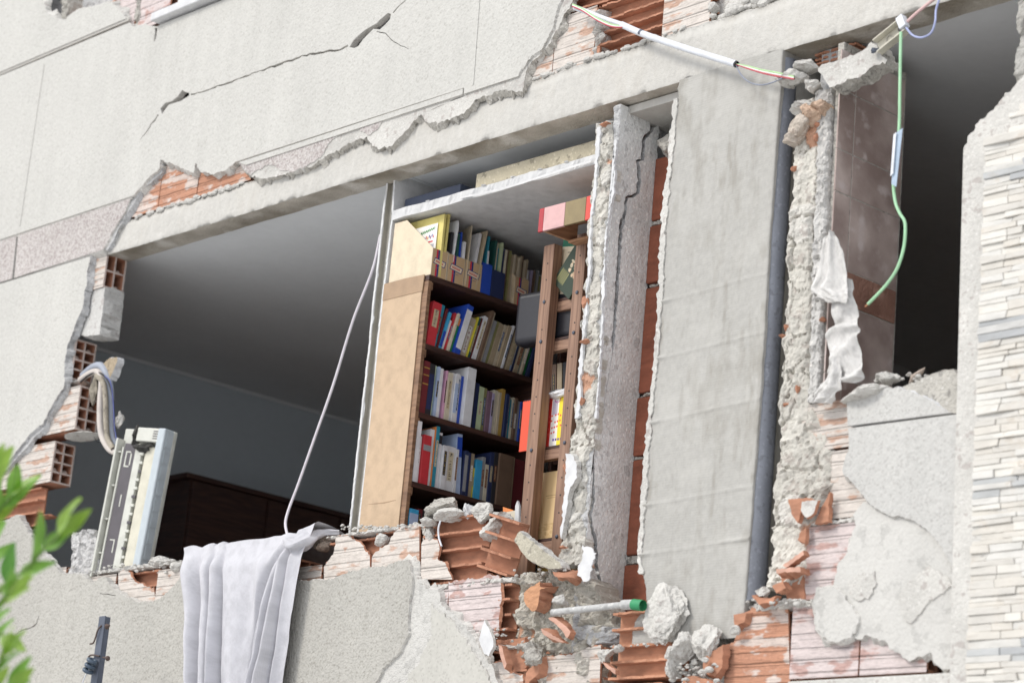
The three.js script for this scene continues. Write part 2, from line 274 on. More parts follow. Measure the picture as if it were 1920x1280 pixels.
const M = {
  plaster: std({ map: T.plaster, bumpMap: T.plasterBump, bumpScale: 0.0038 }),
  plasterLow: std({ map: T.plasterLow, bumpMap: T.plasterBump, bumpScale: 0.0065 }),
  plasterRight: std({ map: T.plasterRight, bumpMap: T.plasterBump, bumpScale: 0.004 }),
  band: std({ map: T.band, bumpMap: T.plasterBump, bumpScale: 0.005 }),
  mortar: std({ map: T.mortar, bumpMap: T.mortarBump, bumpScale: 0.012 }),
  mortarV: std({ map: T.mortar, bumpMap: T.mortarBump, bumpScale: 0.007, vertexColors: true }),
  mortarPale: std({ map: T.mortarPale, bumpMap: T.mortarBump, bumpScale: 0.006 }),
  mortarPaleV: std({ map: T.mortarPale, bumpMap: T.mortarBump, bumpScale: 0.005, vertexColors: true }),
  coat: std({ map: T.coat, bumpMap: T.coatBump, bumpScale: 0.006 }),
  mortarGrey: std({ map: T.mortarGrey, bumpMap: T.mortarBump, bumpScale: 0.01 }),
  concrete: std({ map: T.concrete, bumpMap: T.concreteBump, bumpScale: 0.009 }),
  beam: std({ map: T.beam, bumpMap: T.mortarBump, bumpScale: 0.004 }),
  soffit: std({ map: T.soffit, bumpMap: T.mortarBump, bumpScale: 0.006 }),
  brickPale: std({ map: T.brickPale, bumpMap: T.brickBump, bumpScale: 0.014 }),
  brickRose: std({ map: T.brickRose, bumpMap: T.brickBump, bumpScale: 0.016 }),
  brickOrange: std({ map: T.brickOrange, bumpMap: T.brickBump, bumpScale: 0.016 }),
  clay: std({ map: T.clay, bumpMap: T.clayBump, bumpScale: 0.003 }),
  clayPale: std({ map: T.clay, bumpMap: T.clayBump, bumpScale: 0.003, color: rgb(1.25, 1.55, 1.9) }),
  walnut: std({ map: T.walnut, roughness: 0.55 }),
  shelf: std({ map: T.shelf, roughness: 0.5 }),
  shelfEdge: std({ map: T.shelfEdge, roughness: 0.6 }),
  card: std({ map: T.worn, color: rgb(0.515, 0.378, 0.253), roughness: 0.8 }),
  cardLip: std({ map: T.worn, color: rgb(0.36, 0.24, 0.145), roughness: 0.5 }),
  drywall: std({ map: T.worn, color: rgb(0.63, 0.63, 0.63) }),
  drywallCore: std({ map: T.mortarPale, bumpMap: T.mortarBump, bumpScale: 0.005 }),
  stud: std({ map: T.worn, color: rgb(0.44, 0.42, 0.37), roughness: 0.45, metalness: 0.5 }),
  ceil: std({ map: T.paint, color: rgb(0.84, 0.86, 0.87) }),
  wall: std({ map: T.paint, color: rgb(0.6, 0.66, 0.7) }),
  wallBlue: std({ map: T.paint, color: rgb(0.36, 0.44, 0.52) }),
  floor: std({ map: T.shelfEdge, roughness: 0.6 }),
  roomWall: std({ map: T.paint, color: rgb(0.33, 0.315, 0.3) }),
  tile: std({ map: T.tile, roughness: 0.42, bumpMap: T.mortarBump, bumpScale: 0.0015 }),
  tileBand: std({ map: T.tile, color: rgb(0.8, 0.55, 0.45), roughness: 0.5, bumpMap: T.mortarBump, bumpScale: 0.006 }),
  grout: std({ color: rgb(0.5, 0.43, 0.41) }),
  stone: [[1, 1, 1], [0.96, 0.935, 0.9], [1.05, 1.04, 1.02], [0.92, 0.905, 0.885]].map((c) => std({ map: T.stone, bumpMap: T.stoneBump, bumpScale: 0.007, color: rgb(...c) })),
  stoneBlue: [[0.72, 0.75, 0.79], [0.84, 0.85, 0.87], [0.63, 0.66, 0.71], [0.94, 0.94, 0.94]].map((c) => std({ map: T.stone, bumpMap: T.stoneBump, bumpScale: 0.007, color: rgb(...c) })),
  pvcGrey: std({ map: T.mortarGrey, color: rgb(0.36, 0.385, 0.45), roughness: 0.5 }),
  pvcWhite: std({ map: T.worn, color: rgb(0.66, 0.68, 0.72), roughness: 0.45 }),
  white: std({ map: T.worn, color: rgb(0.62, 0.62, 0.625), roughness: 0.75 }),
  brickEdge: std({ map: T.mortarPale, color: rgb(1.05, 0.9, 0.86) }),
  clayDust: std({ map: T.mortarPale, bumpMap: T.mortarBump, bumpScale: 0.01, color: rgb(1.0, 0.74, 0.58) }),
  black: std({ color: rgb(0.02, 0.02, 0.022), roughness: 0.6 }),
  steel: std({ map: T.worn, color: rgb(0.10, 0.115, 0.15), roughness: 0.6, metalness: 0.2 }),
  rust: std({ map: T.worn, color: rgb(0.09, 0.06, 0.05), roughness: 0.8 }),
  cloth: std({ map: T.worn, color: rgb(0.555, 0.55, 0.58), bumpMap: T.weave, bumpScale: 0.0006, roughness: 0.95 }),
  rag: std({ map: T.worn, color: rgb(0.84, 0.82, 0.79), bumpMap: T.weave, bumpScale: 0.001, roughness: 1 }),
  ground: std({ map: rep(T.mortar, 2.3), color: rgb(1.28, 1.33, 1.44) }),
};
const paint = (r, g, b, o = {}) => std({ color: rgb(r, g, b), map: T.worn, roughness: 0.6, ...o });
// ---------------------------------------------------------------- levels of the building (metres)
const B = -0.035;                                  // face of brick, beam and column behind the plaster
const BEAM = 5.24, SILL = 3.56, FLOOR = 2.45, CEIL = 5.275;
const wy = (list) => list;                         // outline already in world metres
const far = (x, y, f = 0) => [x, y, f];

// the ground in front of the house
struct('ground', boxUV(new THREE.PlaneGeometry(240, 240).rotateX(-Math.PI / 2)), M.ground);

// rooms: closed boxes with the street side open
function room(x0, x1, z1, y0, y1, side, top, z0 = -0.17) {
  struct('floor', box(x0 - 0.1, x1 + 0.1, y0 - 0.15, y0, z1 - 0.1, z0), M.floor);
  struct('ceiling', box(x0 - 0.1, x1 + 0.1, y1, y1 + 0.02, z1 - 0.1, z0), top);
  struct('wall_back', box(x0 - 0.1, x1 + 0.1, y0, y1, z1 - 0.1, z1), side);
}
struct('floor_slab', box(-6, 6, CEIL + 0.025, BEAM + 0.3, -5.2, -0.17), M.concrete);
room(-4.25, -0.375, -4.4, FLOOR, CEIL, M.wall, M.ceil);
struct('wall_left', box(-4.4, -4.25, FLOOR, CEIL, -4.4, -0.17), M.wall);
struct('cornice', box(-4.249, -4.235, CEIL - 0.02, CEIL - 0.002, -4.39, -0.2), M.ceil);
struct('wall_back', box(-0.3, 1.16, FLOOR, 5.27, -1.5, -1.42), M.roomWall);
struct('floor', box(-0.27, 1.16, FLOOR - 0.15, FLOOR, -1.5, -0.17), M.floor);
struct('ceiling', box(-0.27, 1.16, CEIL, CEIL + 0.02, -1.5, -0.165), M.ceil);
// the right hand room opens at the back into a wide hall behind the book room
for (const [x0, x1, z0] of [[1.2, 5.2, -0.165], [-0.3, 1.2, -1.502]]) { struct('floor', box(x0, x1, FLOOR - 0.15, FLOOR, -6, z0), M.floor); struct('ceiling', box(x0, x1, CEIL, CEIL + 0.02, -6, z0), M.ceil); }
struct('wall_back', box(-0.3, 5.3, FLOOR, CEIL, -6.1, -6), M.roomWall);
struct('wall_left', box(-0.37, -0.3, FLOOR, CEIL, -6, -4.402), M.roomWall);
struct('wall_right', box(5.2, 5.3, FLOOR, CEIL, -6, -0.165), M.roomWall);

// ---------------------------------------------------------------- hollow clay bricks
// holes run along the brick; group 0 is the drawn outer face, group 1 the clay inside
const skins = [M.brickPale, M.brickRose, M.brickOrange];
let brickNo = 0;
function hollowBrick(parent, { x0, x1, y0, y1, z = B, t = 0.13, rows = 4, cols = 2, skin = 0, face = null, clay = M.clay, openFront = false, edge = false, side = 0.0095, core = true, name = 'brick', label = null, turn = null }) {
  brickNo++;
  const th = side, zb = z - t, H = y1 - y0, inner = [], r = rng(brickNo * 31 + 7);
  const web = (xa, xb, za, zc, y, rag) => { const s = slab([[xa, -za, 0], [xb, -za, 0], [xb, -zc, rag], [xa, -zc, 0]], y + th / 2, y - th / 2, { amp: 0.007, grain: 0.012, flare: 0.25, seed: brickNo + y * 10 }); s.clearGroups(); s.rotateX(-Math.PI / 2); return s; };
  // slab lies in xy: (x, -z) and its thickness along z become (x, z) and y
  if (core) for (let i = 0; i <= rows; i++) { const y = mix(y0 + th / 2, y1 - th / 2, i / rows); inner.push(boxed(web(x0, x1, zb, z - (openFront ? 0.004 + 0.02 * r() : 0.001), y, openFront ? 1 : 0))); }
  if (core) for (let k = 1; k <= cols; k++) { const zz = z - t * k / cols; inner.push(box(x0 + 0.001, x1 - 0.001, y0 + th, y1 - th, zz, zz + th)); }
  const outer = [];
  const poly = face ?? (openFront ? null : [[x0, y0, 0], [x1, y0, 0], [x1, y1, 0], [x0, y1, 0]]);
  const dust = [];
  if (edge) { for (let i = 0; i <= rows; i++) { const y = mix(y0 + th / 2, y1 - th / 2, i / rows); dust.push(box(x1 + 0.0002, x1 + 0.002, y - th / 2, y + th / 2, zb, z)); } for (let k = 0; k <= cols; k++) { const zz = Math.min(z - th, z - t * k / cols); for (let i = 0; i < rows; i++) { const ya = mix(y0 + th / 2, y1 - th / 2, i / rows) + th / 2, yb = mix(y0 + th / 2, y1 - th / 2, (i + 1) / rows) - th / 2; dust.push(box(x1 + 0.0002, x1 + 0.002, ya, yb, zz, zz + th)); if (k && r() < 0.45) dust.push(chunkGeo(brickNo * 9 + i + k * 40, 0.012, 0.014, 0.018, { detail: 2, cuts: 3 }).translate(x1 - 0.03, ya + 0.008, zz + t / cols / 2)); } } }
  if (poly) { const s = slab(poly, z, z - th, { amp: 0.006, grain: 0.011, flare: 0.9, seed: brickNo }); outer.push(s); }
  const P = [], N = [], U = []; let front = 0; const rest = [];
  const push = (g, from, to) => { const p = g.attributes.position.array, n = g.attributes.normal.array, u = g.attributes.uv.array; for (let i = from; i < to; i++) { P.push(p[i * 3], p[i * 3 + 1], p[i * 3 + 2]); N.push(n[i * 3], n[i * 3 + 1], n[i * 3 + 2]); U.push(u[i * 2], u[i * 2 + 1]); } };
  const off = r() * 0.6;
  for (const g of outer) { const c = g.groups[0].count, u = g.attributes.uv.array, p = g.attributes.position.array; for (let i = 0; i < c; i++) { u[i * 2] = p[i * 3] + off; u[i * 2 + 1] = (p[i * 3 + 1] - y0) / H * 0.26; } push(g, 0, c); }
  front = P.length / 3;
  for (const g of outer) push(g, g.groups[0].count, g.attributes.position.count);
  for (const g of inner.map(plain)) push(g, 0, g.attributes.position.count);
  const upTo = P.length / 3; for (const g of dust.map(plain)) push(g, 0, g.attributes.position.count);
  const g = new THREE.BufferGeometry();
  g.setAttribute('position', new THREE.Float32BufferAttribute(P, 3)); g.setAttribute('normal', new THREE.Float32BufferAttribute(N, 3)); g.setAttribute('uv', new THREE.Float32BufferAttribute(U, 2));
  if (turn) { const c = V((x0 + x1) / 2, (y0 + y1) / 2, z - t / 2); g.translate(-c.x, -c.y, -c.z).applyMatrix4(new THREE.Matrix4().makeRotationFromEuler(new THREE.Euler(...turn))).translate(c.x, c.y, c.z); }
  g.addGroup(0, front, 0); g.addGroup(front, upTo - front, 1); if (dust.length) g.addGroup(upTo, P.length / 3 - upTo, 2);
  const m = mesh(name, g, dust.length ? [skins[skin], clay, M.brickEdge] : [skins[skin], clay], parent); if (label) m.userData.label = label; return m;
}
function boxed(g) { return boxUV(plain(g)); }
// a brick by pixels: left edge, right edge, and top and bottom heights in metres
const bx = (l, r, y0, y1, py, o = {}) => ({ x0: at(l, py, B).x, x1: at(r, py, B).x, y0, y1, ...o });

// ---------------------------------------------------------------- upper storey wall
const upper = thing('upper_wall', 'cream plastered wall of the upper storey with a long jagged crack', 'wall', [0, 5.4, 0]);
const gl = (y) => y;
{
  const P2 = [M.plaster, M.mortarPale];
  const c1 = crack([[262, 262, 0.3], [280, 238, 1.0], [296, 215, 1.2]], 0, 5);
  // the long crack with its two broken-out pockets
  const hole1 = W([[300, 203], [309, 193], [322, 189], [333, 180], [341, 168], [346, 172], [354, 174], [354, 179], [338, 189], [316, 196], [309, 205], [303, 214]]);
  const c2 = crack([[357, 177, 1.2], [388, 169, 1.0], [440, 150, 1.1], [500, 128, 1.3], [540, 114, 1.6], [580, 101, 1.4], [612, 96, 1.6], [638, 93, 1.2], [652, 85, 1.5]], 0, 7);
  const hole2 = W([[655, 88], [662, 76], [672, 66], [684, 56], [694, 50], [705, 44], [714, 35], [727, 24], [733, 26], [731, 36], [722, 46], [712, 55], [700, 54], [690, 64], [680, 74], [672, 86], [664, 90]]);
  const c3 = crack([[737, 24, 0.9], [747, 12, 0.8], [760, 0, 0.8], [790, -30, 0.7]], 0, 9);
  const c4 = crack([[706, 59, 0.5], [722, 62, 0.7], [738, 78, 0.7], [752, 86, 0.5], [766, 92, 0.3]], 0, 11);
  const c5 = crack([[292, 52, 2.4], [291, 66, 1.8], [288, 78, 0.4]], 0, 12);
  // main field between the two grooves: ragged at the lower left corner and at its right end
  const top = 6.576, bot = 5.514;
  const field = [far(-7, bot), ...W([[250, 366, 1], [262, 352, 1], [276, 335, 1], [298, 316, 1], [300, 299, 1], [318, 304, 1], [344, 316, 1], [362, 324, 1], [366, 306, 1], [374, 320, 1], [398, 326, 1], [424, 318, 1], [440, 303, 0]], 0), ...W([[979, 129, 1], [990, 112, 1], [1003, 100, 1], [1016, 92, 1], [1026, 72, 1], [1035, 55, 1], [1040, 32, 1], [1046, 12, 1], [1054, -4, 1], [1075, -60, 0]], 0), far(at(1075, -60).x, 6.3, 0), far(at(560, -60).x, 6.3, 0), far(at(520, -40).x, top, 0), ...W([[432, -6, 0], [300, 46, 0], [293, 50, 1], [276, 47, 1], [250, 49, 1], [242, 42, 0]], 0), far(-7, top)];
  for (const p of field) if (p[2] === 0 && Math.abs(p[1] - at(250, 366).y) < 0.01) p[1] = bot;
  const scored = [W([[81.5, 122], [80.6, 122], [36.5, 419], [37.4, 419]]), W([[899, 2], [898, 2], [886.2, 158], [887.2, 158]])].map((l) => l.map((p) => [p[0], p[1], 0]));
  mesh('plaster_panel', slab(field, 0, -0.034, { holes: [c1, hole1.map((p) => [p[0], p[1], 1]), c2, hole2, c3, c4, c5], holeAmp: 0, seed: 2, flare: 0.7 }), P2, upper).userData.label = 'wide cream plaster field split by the long crack';
  // strip above the upper groove, broken open at its top
  const strip = [far(-7, 6.583), ...W([[236, 37, 1], [232, 26, 1], [222, 16, 1], [206, 4, 1], [196, 3, 1], [178, 10, 1], [160, 14, 1], [146, 18, 1], [132, 26, 1], [118, 38, 1], [110, 36, 1], [98, 29, 1], [88, 24, 1], [82, 6, 1], [76, -14, 0]], 0), far(at(76, -14).x, 7.6), far(-7, 7.6)];
  strip[1][1] = 6.583;
  mesh('groove_bed', box(-7, at(238, 38).x, 6.57, 6.59, -0.012, -0.007), M.beam, upper);
  mesh('groove_bed', box(-7, at(246, 366).x, 5.5, 5.52, -0.012, -0.007), M.beam, upper); mesh('groove_bed', box(at(446, 304).x, at(976, 132).x, 5.5, 5.52, -0.012, -0.007), M.beam, upper);
  mesh('plaster_panel', slab(strip, 0, -0.034, { seed: 4, flare: 0.9 }), P2, upper);
  // thin top coat edge standing a little proud along the scored lines
  const bead = (a, b, w) => { const p = at(a[0], a[1]), q = at(b[0], b[1]); return boxUV(new THREE.BoxGeometry(p.distanceTo(q), w, 0.004).rotateZ(Math.atan2(q.y - p.y, q.x - p.x)).translate((p.x + q.x) / 2, (p.y + q.y) / 2, 0.001)); };
  mesh('joint_strip', bead([82, 120], [36, 424], 0.012), M.plaster, upper);
  mesh('joint_strip', bead([899, -8], [886.5, 160], 0.012), M.plaster, upper);
  // band of pinkish grit under the groove
  const band = [far(-7, 5.256), far(at(-5, 532).x, 5.256), far(at(-5, 532).x, 5.505), far(-7, 5.505)];
  const P3 = [M.band, M.mortarPale];
  mesh('grit_band', slab([far(-7, 5.256), far(at(20, 523).x, 5.256), far(at(28, 447).x, 5.505), far(-7, 5.505)], -0.004, -0.034), P3, upper);
  mesh('grit_band', slab([far(at(24, 523).x, 5.256), ...W([[192, 468, 1], [200, 452, 1], [212, 432, 1], [224, 412, 1], [236, 390, 1], [245, 372, 0]], -0.004), far(at(247, 364).x, 5.505, 0), far(at(31, 447).x, 5.505)], -0.004, -0.034, { seed: 6, flare: 1.1 }), P3, upper);
  mesh('grit_band', slab([...W([[446, 306, 1], [458, 316, 1], [470, 328, 1], [484, 317, 1], [500, 310, 1], [510, 309, 1], [524, 319, 1], [545, 322, 1], [570, 312, 1], [590, 302, 1], [606, 288, 1], [616, 268, 1], [634, 250, 1], [640, 247, 0]], -0.004).map((p, i, a) => (i === 0 || i === a.length - 1 ? [p[0], 5.503, p[2]] : p))], -0.004, -0.03, { seed: 8, flare: 0.7 }), P3, upper);
  mesh('grit_band', slab(W([[668, 232, 1], [676, 246, 1], [690, 253, 1], [704, 244, 1], [714, 231, 1], [720, 218, 0]], -0.004), -0.004, -0.028, { seed: 9 }), P3, upper);
  // pale moulding right under the groove
  mesh('moulding', slab([far(at(447, 305).x, 5.504), far(at(868, 168).x, 5.504), far(at(868, 168).x, 5.478), far(at(460, 312).x, 5.478)], 0.001, -0.03), P2, upper);
  mesh('moulding', slab([far(at(870, 168).x, 5.508), far(at(978, 131).x, 5.508, 1), far(at(972, 142).x, 5.478), far(at(870, 176).x, 5.478)], 0.001, -0.03), P2, upper);
  // base coat hanging below it over the beam, with a thick ragged lower edge
  const coat = [[456, 318], [474, 332], [500, 335], [532, 327], [556, 318], [580, 314], [600, 300], [620, 288], [636, 282], [652, 268], [670, 262], [688, 256], [694, 268], [708, 279], [732, 274], [748, 258], [768, 238], [782, 222], [790, 214], [800, 228], [822, 231], [846, 222], [872, 210], [884, 196], [892, 186], [912, 180], [930, 171], [948, 167], [966, 172], [980, 172], [983, 152], [986, 134], [990, 122]];
  const lowEdge = W(coat, -0.008);
  mesh('base_coat', slab([...lowEdge, far(lowEdge[lowEdge.length - 1][0], 5.5), far(lowEdge[0][0], 5.5)], -0.008, -0.034, { amp: 0.007, flare: 1.2, seed: 12 }), [M.mortarPale, M.mortar], upper);
  // torn edge of the base coat right of the field
  mesh('base_coat', slab(W([[977, 150, 1], [985, 132, 1], [994, 119, 1], [1008, 108, 1], [1022, 92, 1], [1036, 70, 1], [1048, 50, 1], [1056, 30, 1], [1068, 16, 1], [1074, 0, 1], [1080, -40, 0], [1040, -40, 0], [1034, 40, 0], [1000, 98, 0], [975, 130, 0]], -0.01), -0.01, -0.034, { amp: 0.007, flare: 1.2, seed: 14 }), [M.mortarPale, M.mortar], upper);
  mesh('base_coat', slab(W([[200, 470, 1], [212, 450, 1], [222, 428, 1], [238, 400, 1], [252, 380, 1], [262, 362, 1], [280, 344, 1], [303, 324, 1], [305, 304, 0], [298, 300, 0], [270, 336, 0], [236, 386, 0], [196, 466, 0]], -0.014), -0.014, -0.034, { amp: 0.005, flare: 1.0, seed: 16 }), [M.mortarGrey, M.mortarGrey], upper);
  // bricks laid bare above the beam
  const by0 = 5.413, by1 = 5.66;
  hollowBrick(upper, bx(252, 300, by0, by1, 350, { skin: 2, cols: 1, label: 'orange brick bared at the broken plaster corner' }));
  hollowBrick(upper, bx(302, 370, by0, by1, 345, { skin: 2 })); hollowBrick(upper, bx(373, 470, by0, by1, 335, { skin: 2 }));
  const ry0 = 5.455, ry1 = 5.71;
  hollowBrick(upper, bx(940, 1036, ry0, ry1, 120, { skin: 0 })); hollowBrick(upper, bx(1039, 1113, ry0, ry1, 100, { skin: 0, label: 'pale ribbed brick beside the split brick above the beam' }));
  hollowBrick(upper, bx(1119, 1240, ry0, ry1, 80, { skin: 2, openFront: true, label: 'split brick showing its clay ribs above the beam', face: W([[1119, 60, 1], [1127, 80, 1], [1123, 108, 0], [1119, 108, 0]], B) }));
  hollowBrick(upper, bx(1243, 1330, ry0, ry1, 40, { skin: 0 }));
  hollowBrick(upper, bx(1060, 1180, ry1 + 0.012, 5.96, 0, { skin: 2, openFront: true })); hollowBrick(upper, bx(1183, 1290, ry1 + 0.012, 5.96, 0, { skin: 2, openFront: true }));
  hollowBrick(upper, bx(60, 116, 6.56, 6.8, 20, { skin: 0 })); hollowBrick(upper, bx(134, 214, 6.5, 6.76, 0, { skin: 2, openFront: true, clay: M.clay }));
  hollowBrick(upper, bx(215, 254, 6.5, 6.8, 20, { skin: 1 })); hollowBrick(upper, bx(263, 318, 6.5, 6.8, 10, { skin: 1 }));
  mesh('mortar_joint', rough(W([[254, -10], [252, 55]], B), W([[263, -10], [262, 55]], B), B + 0.004, { amp: 0.02, depth: 0.05, seed: 41 }), M.mortarV, upper);
  mesh('mortar_joint', rough(W([[116, -6], [112, 40]], B), W([[133, -6], [126, 26]], B), B + 0.002, { amp: 0.03, depth: 0.05, seed: 43 }), M.mortarV, upper);
  mesh('mortar_joint', rough(W([[1112, 20], [1112, 118]], B), W([[1128, 20], [1126, 110]], B), B - 0.004, { amp: 0.04, depth: 0.06, seed: 44, lump: 26 }), M.mortarPaleV, upper);
  mesh('wall_core', box(-7, 3.1, 5.42, 7.6, -0.22, -0.168), M.mortarGrey, upper);
  // window of the upper storey
  const wx0 = at(300, 40).x, wx1 = wx0 + 1.5;
  const win = new THREE.Group(); win.name = 'window'; win.position.set(wx0 + 0.75, 1.1, 0); upper.add(win); win.userData.label = 'white framed window with a projecting white sill';
  mesh('sill', rbox(wx0 - 0.03, wx1 + 0.1, 6.47, 6.515, -0.14, 0.045, 0.006), M.white, win);
  mesh('frame', rbox(wx0 + 0.06, wx0 + 0.13, 6.516, 7.6, -0.12, -0.05, 0.006), M.white, win);
  mesh('frame', rbox(wx0 + 0.132, wx1, 6.516, 6.56, -0.12, -0.05, 0.006), M.white, win);
  mesh('pane', box(wx0 + 0.134, wx1, 6.562, 7.6, -0.09, -0.084), std({ color: rgb(0.05, 0.09, 0.2), roughness: 0.08 }), win);
}

// ---------------------------------------------------------------- concrete beam
const beam = thing('concrete_beam', 'long pale concrete beam with a stained underside above the openings', 'beam', [0, BEAM, 0]);
{
  // front face uneven, lower edge chipped, underside darker with formwork stains
  const x0 = -2.75, x1 = 3.9, nx = 520, rows = [[BEAM + 0.26, -0.16], [BEAM + 0.255, 0], [BEAM + 0.2, 0], [BEAM + 0.15, 0], [BEAM + 0.1, 0], [BEAM + 0.05, 0], [BEAM + 0.018, 0], [BEAM + 0.004, -0.004]], pos = [], idx = [];
  const topAt = (x) => BEAM + mix(0.165, 0.225, step(-1.6, 1.2, x)) + 0.008 * fbm(x * 12, 3, 0, 4);
  for (let i = 0; i <= nx; i++) { const x = mix(x0, x1, i / nx); rows.forEach(([y, dz], j) => { let yy = BEAM + (y - BEAM) / 0.26 * (topAt(x) - BEAM), z = B + dz + 0.006 * fbm(x * 5, yy * 9, 2, 4) + 0.003 * noise(x * 40, yy * 60, 3); if (j === 7) { const ch = Math.max(0, fbm(x * 16, 8, 1, 4) - 0.12); z -= ch * 0.03; yy += ch * 0.02; } pos.push(x, yy, z); }); }
  const n = rows.length; for (let i = 0; i < nx; i++) for (let j = 0; j < n - 1; j++) { const a = i * n + j, b = a + n; idx.push(a, a + 1, b, b, a + 1, b + 1); }
  let g = new THREE.BufferGeometry(); g.setAttribute('position', new THREE.Float32BufferAttribute(pos, 3)); g.setIndex(idx); g.computeVertexNormals();
  mesh('front_face', boxUV(g), M.beam, beam);
  const sp = [], si = []; for (let i = 0; i <= nx; i++) { const x = mix(x0, x1, i / nx), ch = Math.max(0, fbm(x * 16, 8, 1, 4) - 0.12); for (let k = 0; k < 6; k++) { const t = k / 5, z = mix(B - 0.004 - ch * 0.03 + 0.006 * fbm(x * 5, BEAM * 9, 2, 4), -0.168, t); sp.push(x, BEAM + 0.004 * 1 + (k === 0 ? ch * 0.02 : 0.004 * fbm(x * 9, z * 20, 5, 3)), z); } }
  for (let i = 0; i < nx; i++) for (let k = 0; k < 5; k++) { const a = i * 6 + k, b = a + 6; si.push(a, a + 1, b, b, a + 1, b + 1); }
  g = new THREE.BufferGeometry(); g.setAttribute('position', new THREE.Float32BufferAttribute(sp, 3)); g.setIndex(si); g.computeVertexNormals();
  mesh('underside', boxUV(g), M.soffit, beam).userData.label = 'stained brown underside of the beam';
  mesh('beam_core', box(x0, x1, BEAM + 0.012, BEAM + 0.16, -0.167, B - 0.02), M.concrete, beam);
  // crumbs of mortar along the top of the beam
  const mg = []; const r = rng(77);
  for (let i = 0; i < 70; i++) { const px = 985 + r() * 300, p = at(px, 160 - (px - 985) * 0.3, B), s = 0.006 + 0.014 * r() * r(); mg.push(chunkGeo(i + 300, s * 1.6, s, s, { detail: 1, cuts: 2 }).translate(p.x, topAt(p.x) + s * 0.3, B - 0.004 + 0.01 * r())); }
  for (let i = 0; i < 60; i++) { const px = 255 + r() * 205, p = at(px, 391 - (px - 255) * 0.31, B), s = 0.006 + 0.012 * r() * r(); mg.push(chunkGeo(i + 400, s * 2, s, s, { detail: 1, cuts: 2 }).translate(p.x, topAt(p.x) - 0.004 + 0.01 * r(), B + 0.001)); }
  for (let i = 0; i < 90; i++) { const x = at(1290, 30).x + r() * 0.9, s = 0.008 + 0.022 * r() * r(); mg.push(chunkGeo(i + 500, s * 1.5, s, s, { detail: 1, cuts: 2 }).translate(x, topAt(x) + s * 0.4 + 0.03 * r(), B - 0.03 * r())); }
  const crumbs = mesh('mortar_crumbs', merge(mg), M.mortarPale, beam); crumbs.userData.kind = 'stuff';
  mesh('backing_wall', box(at(1243, 40).x, 3.9, BEAM + 0.2, BEAM + 0.6, -0.16, B - 0.055), M.mortarPale, beam);
}
